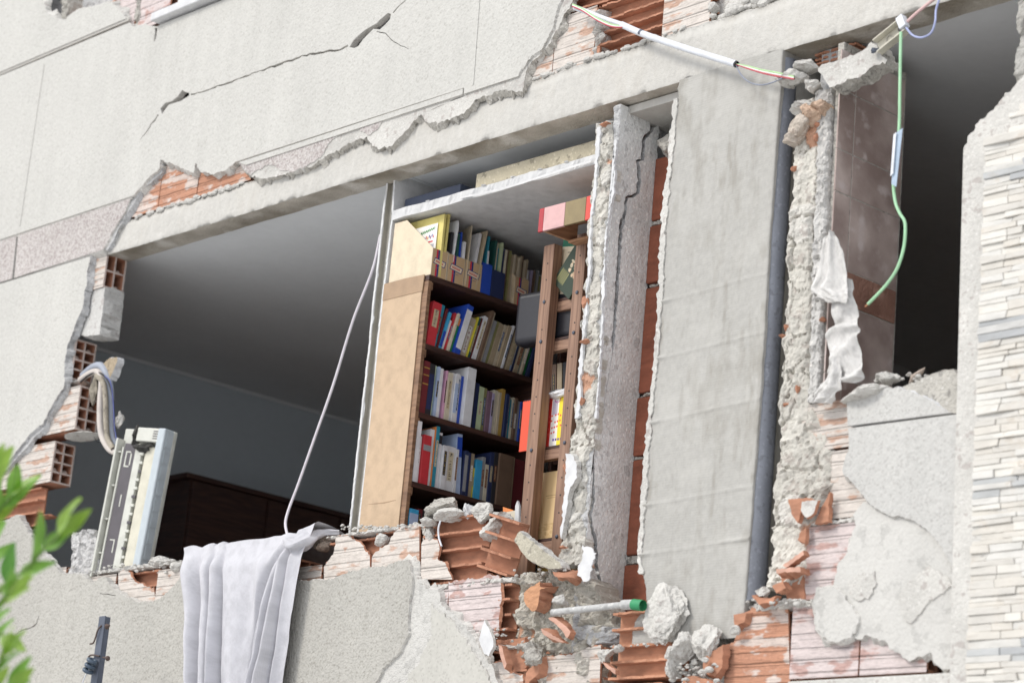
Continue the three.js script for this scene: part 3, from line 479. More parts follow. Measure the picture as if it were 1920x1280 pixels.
// ---------------------------------------------------------------- street wall left of the big opening
const leftWall = thing('facade_wall', 'cream plastered wall left of the large opening with hollow bricks along its broken edge', 'wall', [-3.2, 3.5, 0]);
{
  const e = [[168, 486], [163, 506], [162, 530], [157, 545], [155, 572], [148, 590], [141, 606], [134, 628], [126, 646], [120, 680], [119, 704], [120, 722], [106, 744], [91, 770], [78, 796], [58, 811], [36, 838], [20, 858], [4, 872], [-20, 886], [-60, 900]];
  mesh('plaster_panel', slab([far(-7, 5.243), far(at(168, 482).x, 5.243), ...W(e, 0), far(at(-70, 960).x, 3.9, 0), far(-7, 3.9)], 0, -0.034, { seed: 21, flare: 0.8 }), [M.plaster, M.mortarGrey], leftWall);
  mesh('base_coat', slab(W([[172, 480, 1], [167, 506, 1], [168, 530, 1], [163, 545, 1], [160, 575, 1], [146, 607, 1], [140, 628, 1], [131, 648, 1], [124, 684, 1], [125, 726, 1], [112, 748, 1], [97, 774, 1], [83, 802, 1], [66, 818, 1], [42, 846, 1], [26, 864, 1], [6, 882, 1], [-30, 900, 0], [-30, 870, 0], [40, 820, 0], [90, 750, 0], [110, 700, 0], [150, 560, 0], [155, 484, 0]], -0.014), -0.014, -0.034, { amp: 0.006, flare: 0.9, seed: 23 }), [M.mortarGrey, M.mortarGrey], leftWall);
  const H = (py, px) => at(px, py, B).y;
  // top brick with four holes
  hollowBrick(leftWall, { x0: at(150, 500, B).x, x1: at(199, 484, B).x, y0: H(537, 194), y1: H(474, 200), rows: 2, t: 0.125, skin: 0, clay: M.clay, edge: true, label: 'pale brick end with four holes tucked under the beam' });
  // grey mortar block under it
  const blockM = std({ map: T.mortarPale, bumpMap: T.mortarBump, bumpScale: 0.008, color: rgb(0.95, 0.96, 0.98) });
  mesh('mortar_block', slab(W([[160, 538, 1], [196, 539, 1], [193, 570, 1], [189, 600, 1], [186, 627, 1], [160, 630, 1], [138, 626, 1], [150, 580, 1]], B - 0.006), B - 0.006, -0.16, { amp: 0.004, flare: 0.03, seed: 24 }), [blockM, blockM], leftWall);
  hollowBrick(leftWall, { x0: at(90, 660, B).x, x1: at(138, 660, B).x, y0: H(712, 124), y1: H(636, 136), rows: 4, t: 0.13, skin: 0, clay: M.clay, edge: true, label: 'brick end with eight holes above the pipe bundle' });
  hollowBrick(leftWall, { x0: at(40, 780, B).x, x1: at(149, 730, B).x, y0: H(804, 140), y1: H(722, 150), rows: 4, t: 0.13, skin: 0, clay: M.clay, edge: true, label: 'pale ribbed brick with eight holes at its end' });
  mesh('mortar_bed', chunkGeo(31, 0.13, 0.018, 0.07, { detail: 5, cuts: 2 }).translate(at(135, 815, B).x, at(135, 813, B).y, -0.095), M.mortarPale, leftWall);
  mesh('mortar_bed', chunkGeo(32, 0.11, 0.02, 0.06, { detail: 5, cuts: 2 }).translate(at(125, 718, B).x, at(128, 717, B).y, -0.09), M.mortarPale, leftWall);
  hollowBrick(leftWall, { x0: at(32, 870, B).x, x1: at(103, 826, B).x, y0: H(903, 92), y1: H(826, 104), rows: 4, t: 0.125, skin: 0, clay: M.clay, edge: true, label: 'lowest whole brick of the broken edge' });
  hollowBrick(leftWall, { x0: at(-50, 870, B).x, x1: at(28, 870, B).x, y0: H(915, 20), y1: H(838, 30), rows: 4, t: 0.125, skin: 0, clay: M.clay, edge: true });
  hollowBrick(leftWall, { x0: at(-40, 950, B).x, x1: at(66, 950, B).x, y0: H(985, 60), y1: H(912, 66), rows: 3, t: 0.06, cols: 1, openFront: true, skin: 0, label: 'broken open brick at the foot of the edge' });
  mesh('clay_shard', chunkGeo(35, 0.07, 0.012, 0.05, { detail: 3 }).translate(at(70, 965, B).x, at(70, 965, B).y, -0.08), M.clay, leftWall);
  mesh('wall_core', box(-7, at(30, 850, B).x, FLOOR, 5.25, -0.23, -0.18), M.mortarGrey, leftWall);
}

// ---------------------------------------------------------------- wall under the big opening
const parapet = thing('parapet_wall', 'rough plastered wall below the large opening with a smashed brick top', 'wall', [-0.5, 0, 0]);
{
  const lowX = -7, y0 = 0;
  const e = [[-80, 1010], [-40, 985], [8, 976], [34, 965], [44, 984], [60, 1008], [77, 1038], [91, 1046], [111, 1073], [130, 1075], [148, 1075], [160, 1086], [174, 1090], [188, 1083], [194, 1081], [208, 1098], [228, 1115], [255, 1127], [286, 1129], [302, 1119], [323, 1099], [341, 1078], [400, 1078], [480, 1090], [556, 1089], [591, 1086], [622, 1085], [640, 1077], [674, 1068], [717, 1060], [750, 1052], [764, 1048], [770, 1060], [773, 1092], [767, 1129], [764, 1166], [766, 1186], [751, 1220], [721, 1250], [705, 1277], [690, 1310]];
  const c1 = crack([[150, 1080, 0.8], [146, 1100, 1.8], [140, 1118, 1.6], [131, 1136, 0.5]], 0, 31), c2 = crack([[72, 1155, 0.5], [68, 1168, 0.9], [58, 1176, 0.7], [44, 1180, 0.6], [30, 1190, 0.5]], 0, 33), c3 = crack([[186, 1112, 0.4], [200, 1113, 0.7], [216, 1116, 0.5]], 0, 35);
  const E = W(e, 0);
  mesh('plaster_panel', slab([far(lowX, 3.9), ...W([[-70, 965, 1]], 0), ...E, far(at(690, 1310).x, y0), far(lowX, y0)], 0, -0.034, { seed: 25, flare: 0.25, holes: [c2, c3] }), [M.plasterLow, M.mortarPale], parapet).userData.label = 'coarse tan plaster below the opening';
  // second coat beside it, rough above and smoother below
  const e2 = [[760, 1046], [768, 1052], [783, 1086], [798, 1104], [821, 1104], [828, 1135], [848, 1146], [858, 1158], [874, 1171], [888, 1195], [908, 1229], [925, 1252], [934, 1280], [940, 1310]];
  mesh('base_coat', slab([...W(e2, -0.012), far(at(940, 1310).x, y0), far(at(600, 1310).x, y0), ...W([[660, 1300, 0], [720, 1130, 0], [740, 1062, 0]], -0.012)], -0.012, -0.036, { amp: 0.008, flare: 1.1, seed: 27 }), [std({ map: T.coat, bumpMap: T.mortarBump, bumpScale: 0.008, color: rgb(0.98, 0.98, 0.98) }), M.mortarPale], parapet);
  const e3 = [[808, 1130], [828, 1150], [845, 1160], [858, 1180], [872, 1196], [884, 1222], [900, 1246], [916, 1268], [926, 1300]];
  mesh('smooth_coat', slab([...W(e3, -0.006), far(at(926, 1300).x, y0), far(at(760, 1300).x, y0), ...W([[758, 1290, 1], [765, 1262, 1], [780, 1250, 1], [796, 1215, 1], [812, 1190, 1], [806, 1160, 1]], -0.006)], -0.006, -0.013, { amp: 0.01, flare: 0.6, seed: 29 }), [std({ map: rep(T.plasterRight, 1.7), color: rgb(0.98, 0.97, 0.93), roughness: 0.9 }), M.mortarPale], parapet);
  mesh('wall_core', box(-7, 1.0, y0, 3.28, -0.22, -0.168), M.mortarGrey, parapet);
  mesh('wall_core', box(-7, 3.3, y0, 2.72, -0.16, B - 0.005), M.mortarGrey, parapet);
  // top course, left to right
  const h0 = 3.305, h1 = 3.545, cut = (l) => W(l, B);
  hollowBrick(parapet, bx(70, 130, h0 + 0.03, h1 + 0.05, 1020, { skin: 0, label: 'pale brick stub beside the hanging appliance' }));
  hollowBrick(parapet, bx(132, 219, h0, h1 - 0.02, 1070, { skin: 0 }));
  hollowBrick(parapet, bx(221, 292, h0, h1 - 0.02, 1090, { skin: 0, rows: 3, face: cut([[221, 1072, 0], [240, 1066, 1], [246, 1082, 1], [252, 1090, 1], [262, 1093, 1], [284, 1104, 1], [287, 1100, 0], [292, 1128, 0], [221, 1135, 0]]), openFront: true, clay: M.clay, label: 'brick with a round hole broken in its face' }));
  hollowBrick(parapet, bx(294, 352, h0, h1 - 0.03, 1090, { skin: 0 })); hollowBrick(parapet, bx(354, 450, h0, h1 - 0.05, 1070, { skin: 0 })); hollowBrick(parapet, bx(453, 560, h0, h1 - 0.06, 1060, { skin: 0 }));
  hollowBrick(parapet, bx(562, 605, h0, h1 - 0.1, 1050, { skin: 0, label: 'chipped pale brick beside the knotted cloth' }));
  hollowBrick(parapet, bx(607, 694, h0 - 0.03, h1, 1050, { skin: 0, rows: 3, openFront: true, face: cut([[607, 1090, 0], [607, 1062, 1], [624, 1040, 1], [630, 1006, 1], [655, 1003, 1], [672, 1015, 1], [682, 1028, 1], [693, 1040, 0], [694, 1090, 0]]), label: 'pale brick with its upper corner broken open' }));
  hollowBrick(parapet, bx(696, 786, h0 - 0.03, h1 + 0.015, 1030, { skin: 0, rows: 3, openFront: true, face: cut([[696, 1090, 0], [697, 1045, 1], [712, 1026, 1], [728, 1020, 1], [742, 995, 1], [770, 988, 1], [786, 986, 0], [786, 1080, 0]]), label: 'pale brick with a notch opposite its neighbour' }));
  hollowBrick(parapet, bx(789, 898, h0, h1 + 0.04, 1030, { skin: 0, rows: 4, openFront: true, face: cut([[789, 1086, 0], [790, 1020, 1], [800, 1006, 1], [820, 1012, 1], [824, 1030, 1], [820, 1046, 1], [836, 1058, 1], [842, 1072, 1], [848, 1086, 0]]), label: 'smashed brick with three open clay chambers' }));
  // second course
  hollowBrick(parapet, bx(730, 838, 3.03, 3.278, 1140, { skin: 1 }));
  hollowBrick(parapet, bx(841, 953, 3.03, 3.278, 1135, { skin: 1, face: cut([[841, 1090, 1], [905, 1083, 1], [912, 1078, 1], [936, 1080, 1], [940, 1110, 1], [938, 1140, 1], [936, 1165, 1], [934, 1190, 0], [841, 1200, 0]]), openFront: true, label: 'rosy ribbed brick with an open right end' }));
  // third course
  hollowBrick(parapet, bx(905, 985, 2.76, 3.01, 1240, { skin: 0, rows: 3, openFront: true, label: 'caved in brick below the white plaster flake', face: cut([[920, 1242, 1], [955, 1242, 1], [956, 1262, 1], [980, 1264, 1], [982, 1290, 0], [922, 1290, 0]]) }));
  hollowBrick(parapet, bx(1014, 1126, 2.76, 2.995, 1240, { skin: 0, rows: 4, face: cut([[1014, 1290, 0], [1016, 1232, 1], [1030, 1230, 1], [1072, 1228, 1], [1086, 1218, 1], [1127, 1210, 0], [1124, 1290, 0]]), openFront: true, label: 'pale brick with a slot open along its top' }));
  mesh('mortar_joint', rough(W([[786, 990], [788, 1090]], B), W([[800, 985], [790, 1088]], B), B - 0.012, { amp: 0.02, depth: 0.05, seed: 45 }), M.mortarV, parapet);
  // bed joints with spilled mortar
  const bed = (a, b, y, seed, s = 0.02) => { mesh('mortar_bed', rough([[a, y - s * 0.9], [a, y + s * 0.9]], [[b, y - s * 0.9], [b, y + s * 0.9]], B + 0.002, { amp: 0.024, depth: 0.08, seed, lump: 26, cell: 0.007, ragged: 0.01 }), M.mortarPaleV, parapet); return; const l = []; const r = rng(seed); const n = Math.ceil((b - a) / 0.03); for (let i = 0; i < n; i++) { const k = s * (0.5 + r()); l.push(chunkGeo(seed * 50 + i, 0.03, k, 0.05 + 0.02 * r(), { detail: 2, cuts: 3 }).translate(mix(a, b, (i + r()) / n), y + 0.008 * (r() - 0.5), B - 0.05 + 0.012 * r())); } const m = mesh('mortar_bed', merge(l), M.mortar, parapet); m.userData.kind = 'stuff'; };
  bed(at(790, 1092, B).x, at(960, 1075, B).x, 3.292, 61, 0.016); bed(at(800, 1196, B).x, at(1010, 1180, B).x, 3.02, 62, 0.014);
  bed(at(110, 1062, B).x, at(340, 1050, B).x, 3.545, 63, 0.016); bed(at(610, 1005, B).x, at(790, 985, B).x, 3.565, 64, 0.014);
  // crumbled mortar heap at the left end
  mesh('mortar_block', rough(W([[132, 1020], [128, 1060], [124, 1078]], B), W([[172, 990], [178, 1030], [180, 1078]], B), B + 0.005, { amp: 0.022, depth: 0.1, seed: 46, lump: 14 }), std({ map: T.mortarGrey, bumpMap: T.mortarBump, bumpScale: 0.012, color: rgb(1.2, 1.18, 1.16), vertexColors: true }), parapet);
}

// ---------------------------------------------------------------- broken cross wall between the book room and the column
const tintRubble = (seed, share = 0.1) => (x, y, id, d) => { const k = noise(x * 14, y * 14, seed), f = fbm(x * 5, y * 5, seed, 3); if (id < share * 0.5 && k > -0.3) return [0.95, 0.56, 0.4]; if (id > 0.88) return [1.08, 1.07, 1.05]; const t = 1 + 0.16 * f; return [t, t * 0.985, t * 0.945]; };
const cross = thing('cross_wall', 'broken end of a plastered brick cross wall with a deep crack down its side', 'wall', [1.25, 2.7, 0]);
{
  const L = [[1118, 232], [1112, 330], [1100, 440], [1096, 520], [1090, 600], [1082, 700], [1073, 800], [1062, 900], [1052, 1000], [1046, 1060]], R = [[1150, 226], [1152, 300], [1146, 380], [1138, 450], [1130, 540], [1126, 640], [1120, 760], [1112, 830], [1102, 880], [1096, 960], [1100, 1060]];
  mesh('broken_end', rough(W(L, B), W(R.map(([a, b]) => [a - 2, b]), B), B + 0.004, { amp: 0.02, depth: 0.03, seed: 51, lump: 12, tint: tintRubble(3, 0.12) }), M.mortarPaleV, cross);
  const xr = at(1148, 300, B).x + 0.012, wl = 1.16;
  // side face with a through crack: two sheets standing a little apart
  const zf = (px, py) => atX(px, py, xr);
  const line = [[1222, 246], [1208, 262], [1205, 300], [1196, 302], [1200, 340], [1196, 362], [1176, 370], [1172, 400], [1164, 430], [1162, 470], [1158, 520], [1156, 560], [1154, 600], [1150, 640]];
  const toS = (l) => l.map((p) => { const a = zf(p[0], p[1]); return [-a.z, a.y, 1]; });
  const lower = [[1108, 905], [1112, 940], [1103, 965], [1110, 990], [1116, 1010], [1118, 1060], [1124, 1085], [1128, 1120], [1128, 1160], [1134, 1208]];
  const sideMat = [std({ map: T.mortarGrey, bumpMap: T.mortarBump, bumpScale: 0.006, color: rgb(1.62, 1.63, 1.6) }), M.mortarGrey];
  const put = (list, name, dx, label, seed) => { const g = slab(list, 0, -0.03, { amp: 0.005, seed, flare: 0.3 }); g.applyMatrix4(new THREE.Matrix4().makeBasis(V(0, 0, -1), V(0, 1, 0), V(1, 0, 0))).translate(xr + dx, 0, 0); const m = mesh(name, g, sideMat, cross); m.userData.label = label; };
  const yT = BEAM - 0.01, yB = 2.72, zN = -B + 0.012, zE = 0.275;
  const up = toS(line), dn = toS(lower);
  // front sheet runs from the broken end to the crack, rear sheet from the crack inwards; below the crack they share a joint
  const shift = (l, d) => l.map((p) => [Math.max(zN + 0.008, p[0]) + d, p[1], 1]);
  const mid = [[up[up.length - 1][0], up[up.length - 1][1], 0], [dn[0][0] + 0.01, dn[0][1], 0]];
  put([[zN, yT, 0], [up[0][0] - 0.012, yT, 0], ...shift(up, -0.01), [mid[0][0] - 0.0012, 4.18, 0], [mid[1][0] - 0.0012, 3.72, 0], ...shift(dn, -0.01), [0.12, yB, 0], [zN, yB, 1]], 'side_plaster', 0, 'grey plaster strip in front of the crack', 3);
  put([[zE, yT, 1], [zE, yB, 0], [0.135, yB, 0], ...shift(dn, 0.01).reverse(), [mid[1][0] + 0.0004, 3.72, 0], [mid[0][0] + 0.0004, 4.18, 0], ...shift(up, 0.008).reverse()], 'side_plaster', 0, 'grey plaster strip behind the crack', 5);
  mesh('wall_core', box(wl + 0.02, xr - 0.033, yB, BEAM, -0.275, B - 0.05), M.clay, cross);
  mesh('wall_core', box(wl, xr - 0.02, yB, CEIL, -1.5, -0.277), M.mortarGrey, cross);
  // white plaster skin along both edges
  const skinEdge = (l, w, seed) => { const a = W(l, B + 0.014), fine = [], poly = []; for (let k = 0; k < a.length - 1; k++) for (let q = 0; q < 5; q++) fine.push([mix(a[k][0], a[k + 1][0], q / 5), mix(a[k][1], a[k + 1][1], q / 5)]);
    poly.push(...fine.map((p) => [p[0] - w * (0.35 + 0.3 * noise(p[1] * 14, seed + 3)), p[1], 1]), ...fine.slice().reverse().map((p) => [p[0] + w * (0.55 + 0.5 * noise(p[1] * 17, seed)), p[1], 1])); return slab(poly, B + 0.014, B + 0.002, { amp: 0.006, seed, flare: 0.05 }); };
  mesh('plaster_skin', skinEdge([[1122, 238], [1116, 330], [1106, 430], [1102, 520], [1094, 620], [1086, 720], [1078, 800]], 0.016, 4), [M.white, M.white], cross);
  mesh('plaster_skin', skinEdge([[1153, 262], [1152, 320], [1144, 380], [1136, 440], [1131, 520], [1127, 620], [1122, 720], [1115, 800]], 0.014, 6), [M.white, M.white], cross);
  mesh('plaster_flake', slab(W([[1072, 852, 1], [1080, 866, 1], [1082, 884, 1], [1078, 900, 1], [1070, 912, 1], [1062, 960, 1], [1052, 1010, 1], [1050, 1000, 1], [1058, 920, 1], [1062, 860, 1], [1060, 850, 1]], 0.0), 0.0, -0.02, { seed: 7 }), [M.white, M.mortarPale], cross);
  mesh('clay_shard', chunkGeo(61, 0.035, 0.012, 0.03, { detail: 3 }).translate(at(1138, 232, B).x, at(1138, 236, B).y, B + 0.01), M.clay, cross);
  mesh('clay_shard', chunkGeo(62, 0.02, 0.03, 0.02, { detail: 3 }).translate(at(1100, 570, B).x, at(1100, 570, B).y, B + 0.012), M.clay, cross);
  mesh('clay_shard', chunkGeo(63, 0.03, 0.012, 0.02, { detail: 3 }).translate(at(1099, 642, B).x, at(1099, 642, B).y, B + 0.012), M.clay, cross);
  mesh('clay_shard', chunkGeo(64, 0.016, 0.022, 0.02, { detail: 3 }).translate(at(1096, 752, B).x, at(1096, 752, B).y, B + 0.01), M.clay, cross);
  mesh('clay_shard', chunkGeo(65, 0.016, 0.022, 0.02, { detail: 3 }).translate(at(1070, 880, B).x, at(1070, 880, B).y, B + 0.02), M.clay, cross);
  mesh('clay_shard', chunkGeo(66, 0.028, 0.01, 0.02, { detail: 3 }).translate(at(1062, 1028, B).x, at(1062, 1028, B).y, B + 0.02), M.clay, cross);
  // crushed foot of the wall
  mesh('crushed_foot', rough(W([[962, 1080], [955, 1140], [948, 1200], [940, 1290]], B), W([[1060, 1062], [1105, 1090], [1122, 1140], [1128, 1205], [1120, 1290]], B), B - 0.01, { amp: 0.05, depth: 0.1, seed: 53, lump: 9, tint: tintRubble(5, 0.16) }), M.mortarV, cross).userData.label = 'crushed mortar foot of the wall';
  mesh('clay_patch', slab(W([[982, 1112, 1], [990, 1104, 1], [1002, 1098, 1], [1012, 1090, 1], [1013, 1100, 1], [1022, 1102, 1], [1012, 1106, 1], [1010, 1128, 1], [1006, 1142, 1], [998, 1146, 1], [986, 1134, 1], [982, 1124, 1]], 0.02), 0.02, -0.04, { amp: 0.004, seed: 9, flare: 0.4 }), [std({ map: T.clay, color: rgb(1.25, 1.35, 1.2), bumpMap: T.clayBump, bumpScale: 0.008 }), M.clay], cross);
  mesh('paper_scrap', slab(W([[1092, 1022, 1], [1100, 1024, 1], [1112, 1030, 1], [1118, 1036, 1], [1112, 1050, 1], [1110, 1068, 1], [1104, 1088, 1], [1094, 1090, 1], [1082, 1078, 1], [1084, 1060, 1], [1092, 1046, 1]], 0.03), 0.03, 0.026, { amp: 0.009, seed: 11 }), [M.white, M.white], cross).userData.label = 'torn white paint flake';
  mesh('concrete_ledge', chunkGeo(67, 0.16, 0.05, 0.1, { detail: 6, cuts: 4 }).translate(at(1092, 1190, B).x, at(1092, 1192, B).y, -0.1), M.mortarGrey, cross);
}
// brick infill set back beside the column
const infill = thing('infill_wall', 'narrow strip of red bricks set back in the gap beside the column', 'wall', [1.6, 2.7, -0.3]);
{
  const zi = -0.268, ys = [[5.06, 4.79], [4.765, 4.52], [4.50, 4.06], [4.04, 3.80], [3.785, 3.40], [3.36, 3.10], [3.03, 2.75]];
  const red = std({ map: T.clay, bumpMap: T.clayBump, bumpScale: 0.002, color: rgb(0.62, 0.42, 0.38) });
  ys.forEach(([a, b], i) => mesh('brick', rbox(1.25, 1.78, b, a, zi - 0.1, zi + 0.004 * (i % 2), 0.006), red, infill));
  ys.slice(1).forEach(([a], i) => mesh('mortar_joint', rough([[1.252, a - 0.002], [1.252, ys[i][1] + 0.002]], [[1.76, a - 0.002], [1.76, ys[i][1] + 0.002]], zi + 0.004, { amp: 0.016, depth: 0.03, seed: 70 + i, lump: 30, cell: 0.008 }), M.mortarV, infill));
  mesh('mortar_block', chunkGeo(71, 0.12, 0.06, 0.06).translate(1.38, 5.09, zi + 0.02), M.mortar, infill);
  mesh('mortar_block', box(1.3, 1.8, 5.06, CEIL, zi - 0.1, zi - 0.02), M.mortarGrey, infill);
}

// ---------------------------------------------------------------- column
const column = thing('concrete_column', 'wide pale concrete column with horizontal casting marks', 'column', [1.88, 0, -0.2]);
{
  const Lp = W([[1268, 186], [1258, 300], [1250, 380], [1243, 470], [1240, 560], [1234, 640], [1226, 720], [1218, 800], [1212, 880], [1206, 960], [1199, 1050], [1204, 1076], [1208, 1100], [1212, 1130], [1188, 1166], [1184, 1185], [1180, 1300]], B), Rp = W([[1466, 150], [1445, 430], [1434, 640], [1418, 860], [1398, 1120], [1388, 1300]], B);
  const pos = [], idx = [], y0 = 2.99, y1 = BEAM + 0.01, nv = 420, nu = 60;
  const marks = [[1241, 560], [1238, 665], [1221, 786], [1212, 942], [1200, 1036]].map((p) => at(p[0], p[1], B).y);
  for (let j = 0; j <= nv; j++) {
    const y = mix(y0, y1, j / nv), xl = interp(Lp, y) + 0.008 * fbm(y * 30, 1, 0, 3) + 0.004 * noise(y * 120), xr = interp(Rp, y) + 0.003 * fbm(y * 14, 2, 0, 3);
    for (let i = -1; i <= nu + 1; i++) {
      const u = clamp(i / nu), x = mix(xl, xr, u); let z = B + 0.0012 * fbm(x * 3, y * 2.2, 1, 3);
      for (const m of marks) { const dy = y - m - 0.012 * fbm(x * 4, m, 3, 3) - 0.02 * (u - 0.5); z += (0.002 + 0.02 * Math.max(0, fbm(x * 9, m, 8, 4) + 0.02)) * Math.exp(-((dy / 0.007) ** 2)); }
      if (i === 0) z -= 0.006; if (i === nu) z -= 0.004; if (i < 0 || i > nu) z = B - 0.5;
      pos.push(x, y, z);
      if (j < nv && i <= nu) { const c = nu + 3, a = j * c + i + 1, b = a + 1; idx.push(a, b, b + c, a, b + c, a + c); }
    }
  }
  let g = new THREE.BufferGeometry(); g.setAttribute('position', new THREE.Float32BufferAttribute(pos, 3)); g.setIndex(idx); g.computeVertexNormals();
  mesh('shaft', boxUV(g), M.concrete, column);
  // ragged slurry edge down its left side
  const e = Lp.slice(0, 12).map((p) => [p[0], p[1]]), poly = [...e.map((p) => [p[0] - 0.006 - 0.012 * Math.abs(noise(p[1] * 9)), p[1], 1]), ...e.slice().reverse().map((p) => [p[0] + 0.012, p[1], 1])];
  mesh('slurry_edge', slab(poly, B + 0.006, B - 0.03, { amp: 0.007, seed: 13, flare: 0.2 }), [M.mortarPale, M.mortarPale], column);
  mesh('haunch', box(1.2, 1.62, BEAM - 0.035, BEAM - 0.002, -0.5, -0.1), M.beam, column);
}
// grey down pipe beside it
const pipe = thing('drain_pipe', 'dark grey plastic down pipe in the corner beside the column', 'pipe', [2.2, 2.9, -0.08]);
{
  const a = at(1462, 200, -0.07), b = at(1394, 1128, -0.07);
  const g = new THREE.CylinderGeometry(0.044, 0.044, BEAM - 0.02 - b.y, 28, 1, true).translate((a.x + b.x) / 2 + 0.022, (BEAM - 0.02 + b.y) / 2, -0.085);
  const uv = g.attributes.uv; for (let i = 0; i < uv.count; i++) uv.setXY(i, uv.getX(i) * 0.3, uv.getY(i) * 2);
  mesh('barrel', g, M.pvcGrey, pipe);
  mesh('pipe_rim', new THREE.TorusGeometry(0.044, 0.003, 6, 28).rotateX(Math.PI / 2).translate((a.x + b.x) / 2 + 0.022, b.y, -0.085), M.pvcGrey, pipe);
}

// ---------------------------------------------------------------- rubble pier and tiled wall of the right hand room
const pier = thing('rubble_wall', 'crumbling mortar edge of a wall beside the grey pipe', 'wall', [2.33, 2.9, 0]);
{
  const L = [[1492, 190], [1488, 300], [1482, 400], [1476, 520], [1470, 620], [1464, 740], [1456, 880], [1447, 1000], [1440, 1100]], R = [[1532, 190], [1536, 300], [1528, 420], [1526, 520], [1520, 640], [1516, 700], [1526, 770], [1560, 820], [1566, 900], [1530, 960], [1516, 1010], [1510, 1100]];
  mesh('broken_face', rough(W(L, B), W(R, B), B + 0.01, { amp: 0.02, depth: 0.12, seed: 57, lump: 8, tint: tintRubble(9, 0.07) }), M.mortarPaleV, pier);
  mesh('plaster_edge', rough(W([[1530, 170], [1534, 300], [1528, 420], [1522, 640], [1516, 760]], B), W([[1558, 165], [1556, 300], [1550, 420], [1542, 640], [1534, 758]], B), B + 0.012, { amp: 0.014, depth: 0.14, seed: 58, lump: 24, ragged: 0.003 }), std({ map: T.mortarGrey, bumpMap: T.mortarBump, bumpScale: 0.008, color: rgb(1.2, 1.17, 1.12), vertexColors: true }), pier);
  mesh('wall_core', box(2.25, 2.39, 2.75, BEAM, -0.4, B - 0.09), M.mortarGrey, pier);
  const r = rng(5);
  [[1510, 240, 0.07, 0.05, 2], [1500, 262, 0.05, 0.04, 2], [1532, 215, 0.06, 0.05, 3], [1515, 205, 0.07, 0.04, 0], [1545, 205, 0.05, 0.04, 3], [1497, 150, 0.06, 0.035, 0], [1480, 152, 0.035, 0.03, 1], [1520, 128, 0.055, 0.03, 0], [1530, 165, 0.05, 0.03, 1]].forEach(([px, py, s, h, k], i) => { const p = at(px, py, B); mesh(k === 3 ? 'clay_lump' : 'mortar_lump', chunkGeo(80 + i, s, h, 0.06, { detail: 5 }).translate(p.x, p.y, B + 0.005 + 0.02 * r()), k === 3 ? M.clayDust : k === 2 ? std({ map: T.mortarPale, color: rgb(1, 0.9, 0.82), bumpMap: T.mortarBump, bumpScale: 0.01 }) : M.mortarPale, pier); });
  [[1478, 616, 0.016, 0.02], [1470, 630, 0.03, 0.01], [1535, 235, 0.02, 0.016], [1536, 258, 0.016, 0.03], [1490, 268, 0.03, 0.012], [1494, 320, 0.016, 0.02], [1545, 600, 0.014, 0.012], [1500, 730, 0.014, 0.02], [1478, 760, 0.02, 0.012]].forEach(([px, py, w, h], i) => { const p = at(px, py, B); mesh('clay_shard', chunkGeo(95 + i, w * 0.8, h * 0.8, 0.02, { detail: 3, cuts: 9 }).translate(p.x, p.y, B + 0.008), M.clay, pier); });
  hollowBrick(pier, { x0: 2.22, x1: 2.42, y0: at(1530, 118, -0.1).y, y1: BEAM - 0.005, z: -0.1, t: 0.1, rows: 2, cols: 1, skin: 2, openFront: true, clay: M.clay, label: 'brick tucked under the beam' });
  // slanting slab of mortar still hanging from the wall
  mesh('hanging_slab', slab(W([[1534, 128, 1], [1546, 120, 1], [1580, 110, 1], [1600, 104, 1], [1622, 92, 1], [1634, 78, 1], [1644, 84, 1], [1650, 96, 1], [1664, 112, 1], [1660, 120, 1], [1640, 122, 1], [1622, 138, 1], [1604, 146, 1], [1580, 156, 1], [1556, 164, 1], [1548, 150, 1]], 0.03), 0.03, -0.05, { amp: 0.006, flare: 0.08, seed: 17 }), [M.mortarPale, M.mortar], pier).userData.label = 'slab of mortar hanging out at a slant';
}
const tiled = thing('tiled_wall', 'short side wall of mauve marbled tiles with a brown border', 'wall', [2.42, 2.8, -0.2]);
{
  const x = 2.425, zs = [-0.036, -0.13, -0.415], bounds = [BEAM - 0.06, 5.02, 4.785, 4.62, 4.335, 4.205, 3.93, 3.66, 3.4];
  mesh('backing', box(x - 0.03, x - 0.0015, 3.2, BEAM - 0.03, -0.42, -0.05), M.mortar, tiled);
  for (let i = 0; i < bounds.length - 1; i++) for (let k = 0; k < 2; k++) { const band = i === 4; mesh(band ? 'border_tile' : 'tile', rbox(x - 0.007, x + (band ? 0.002 : 0), bounds[i + 1] + 0.002, bounds[i] - 0.002, zs[k + 1] + 0.002, zs[k] - 0.002, 0.002), band ? M.tileBand : M.tile, tiled); }
}

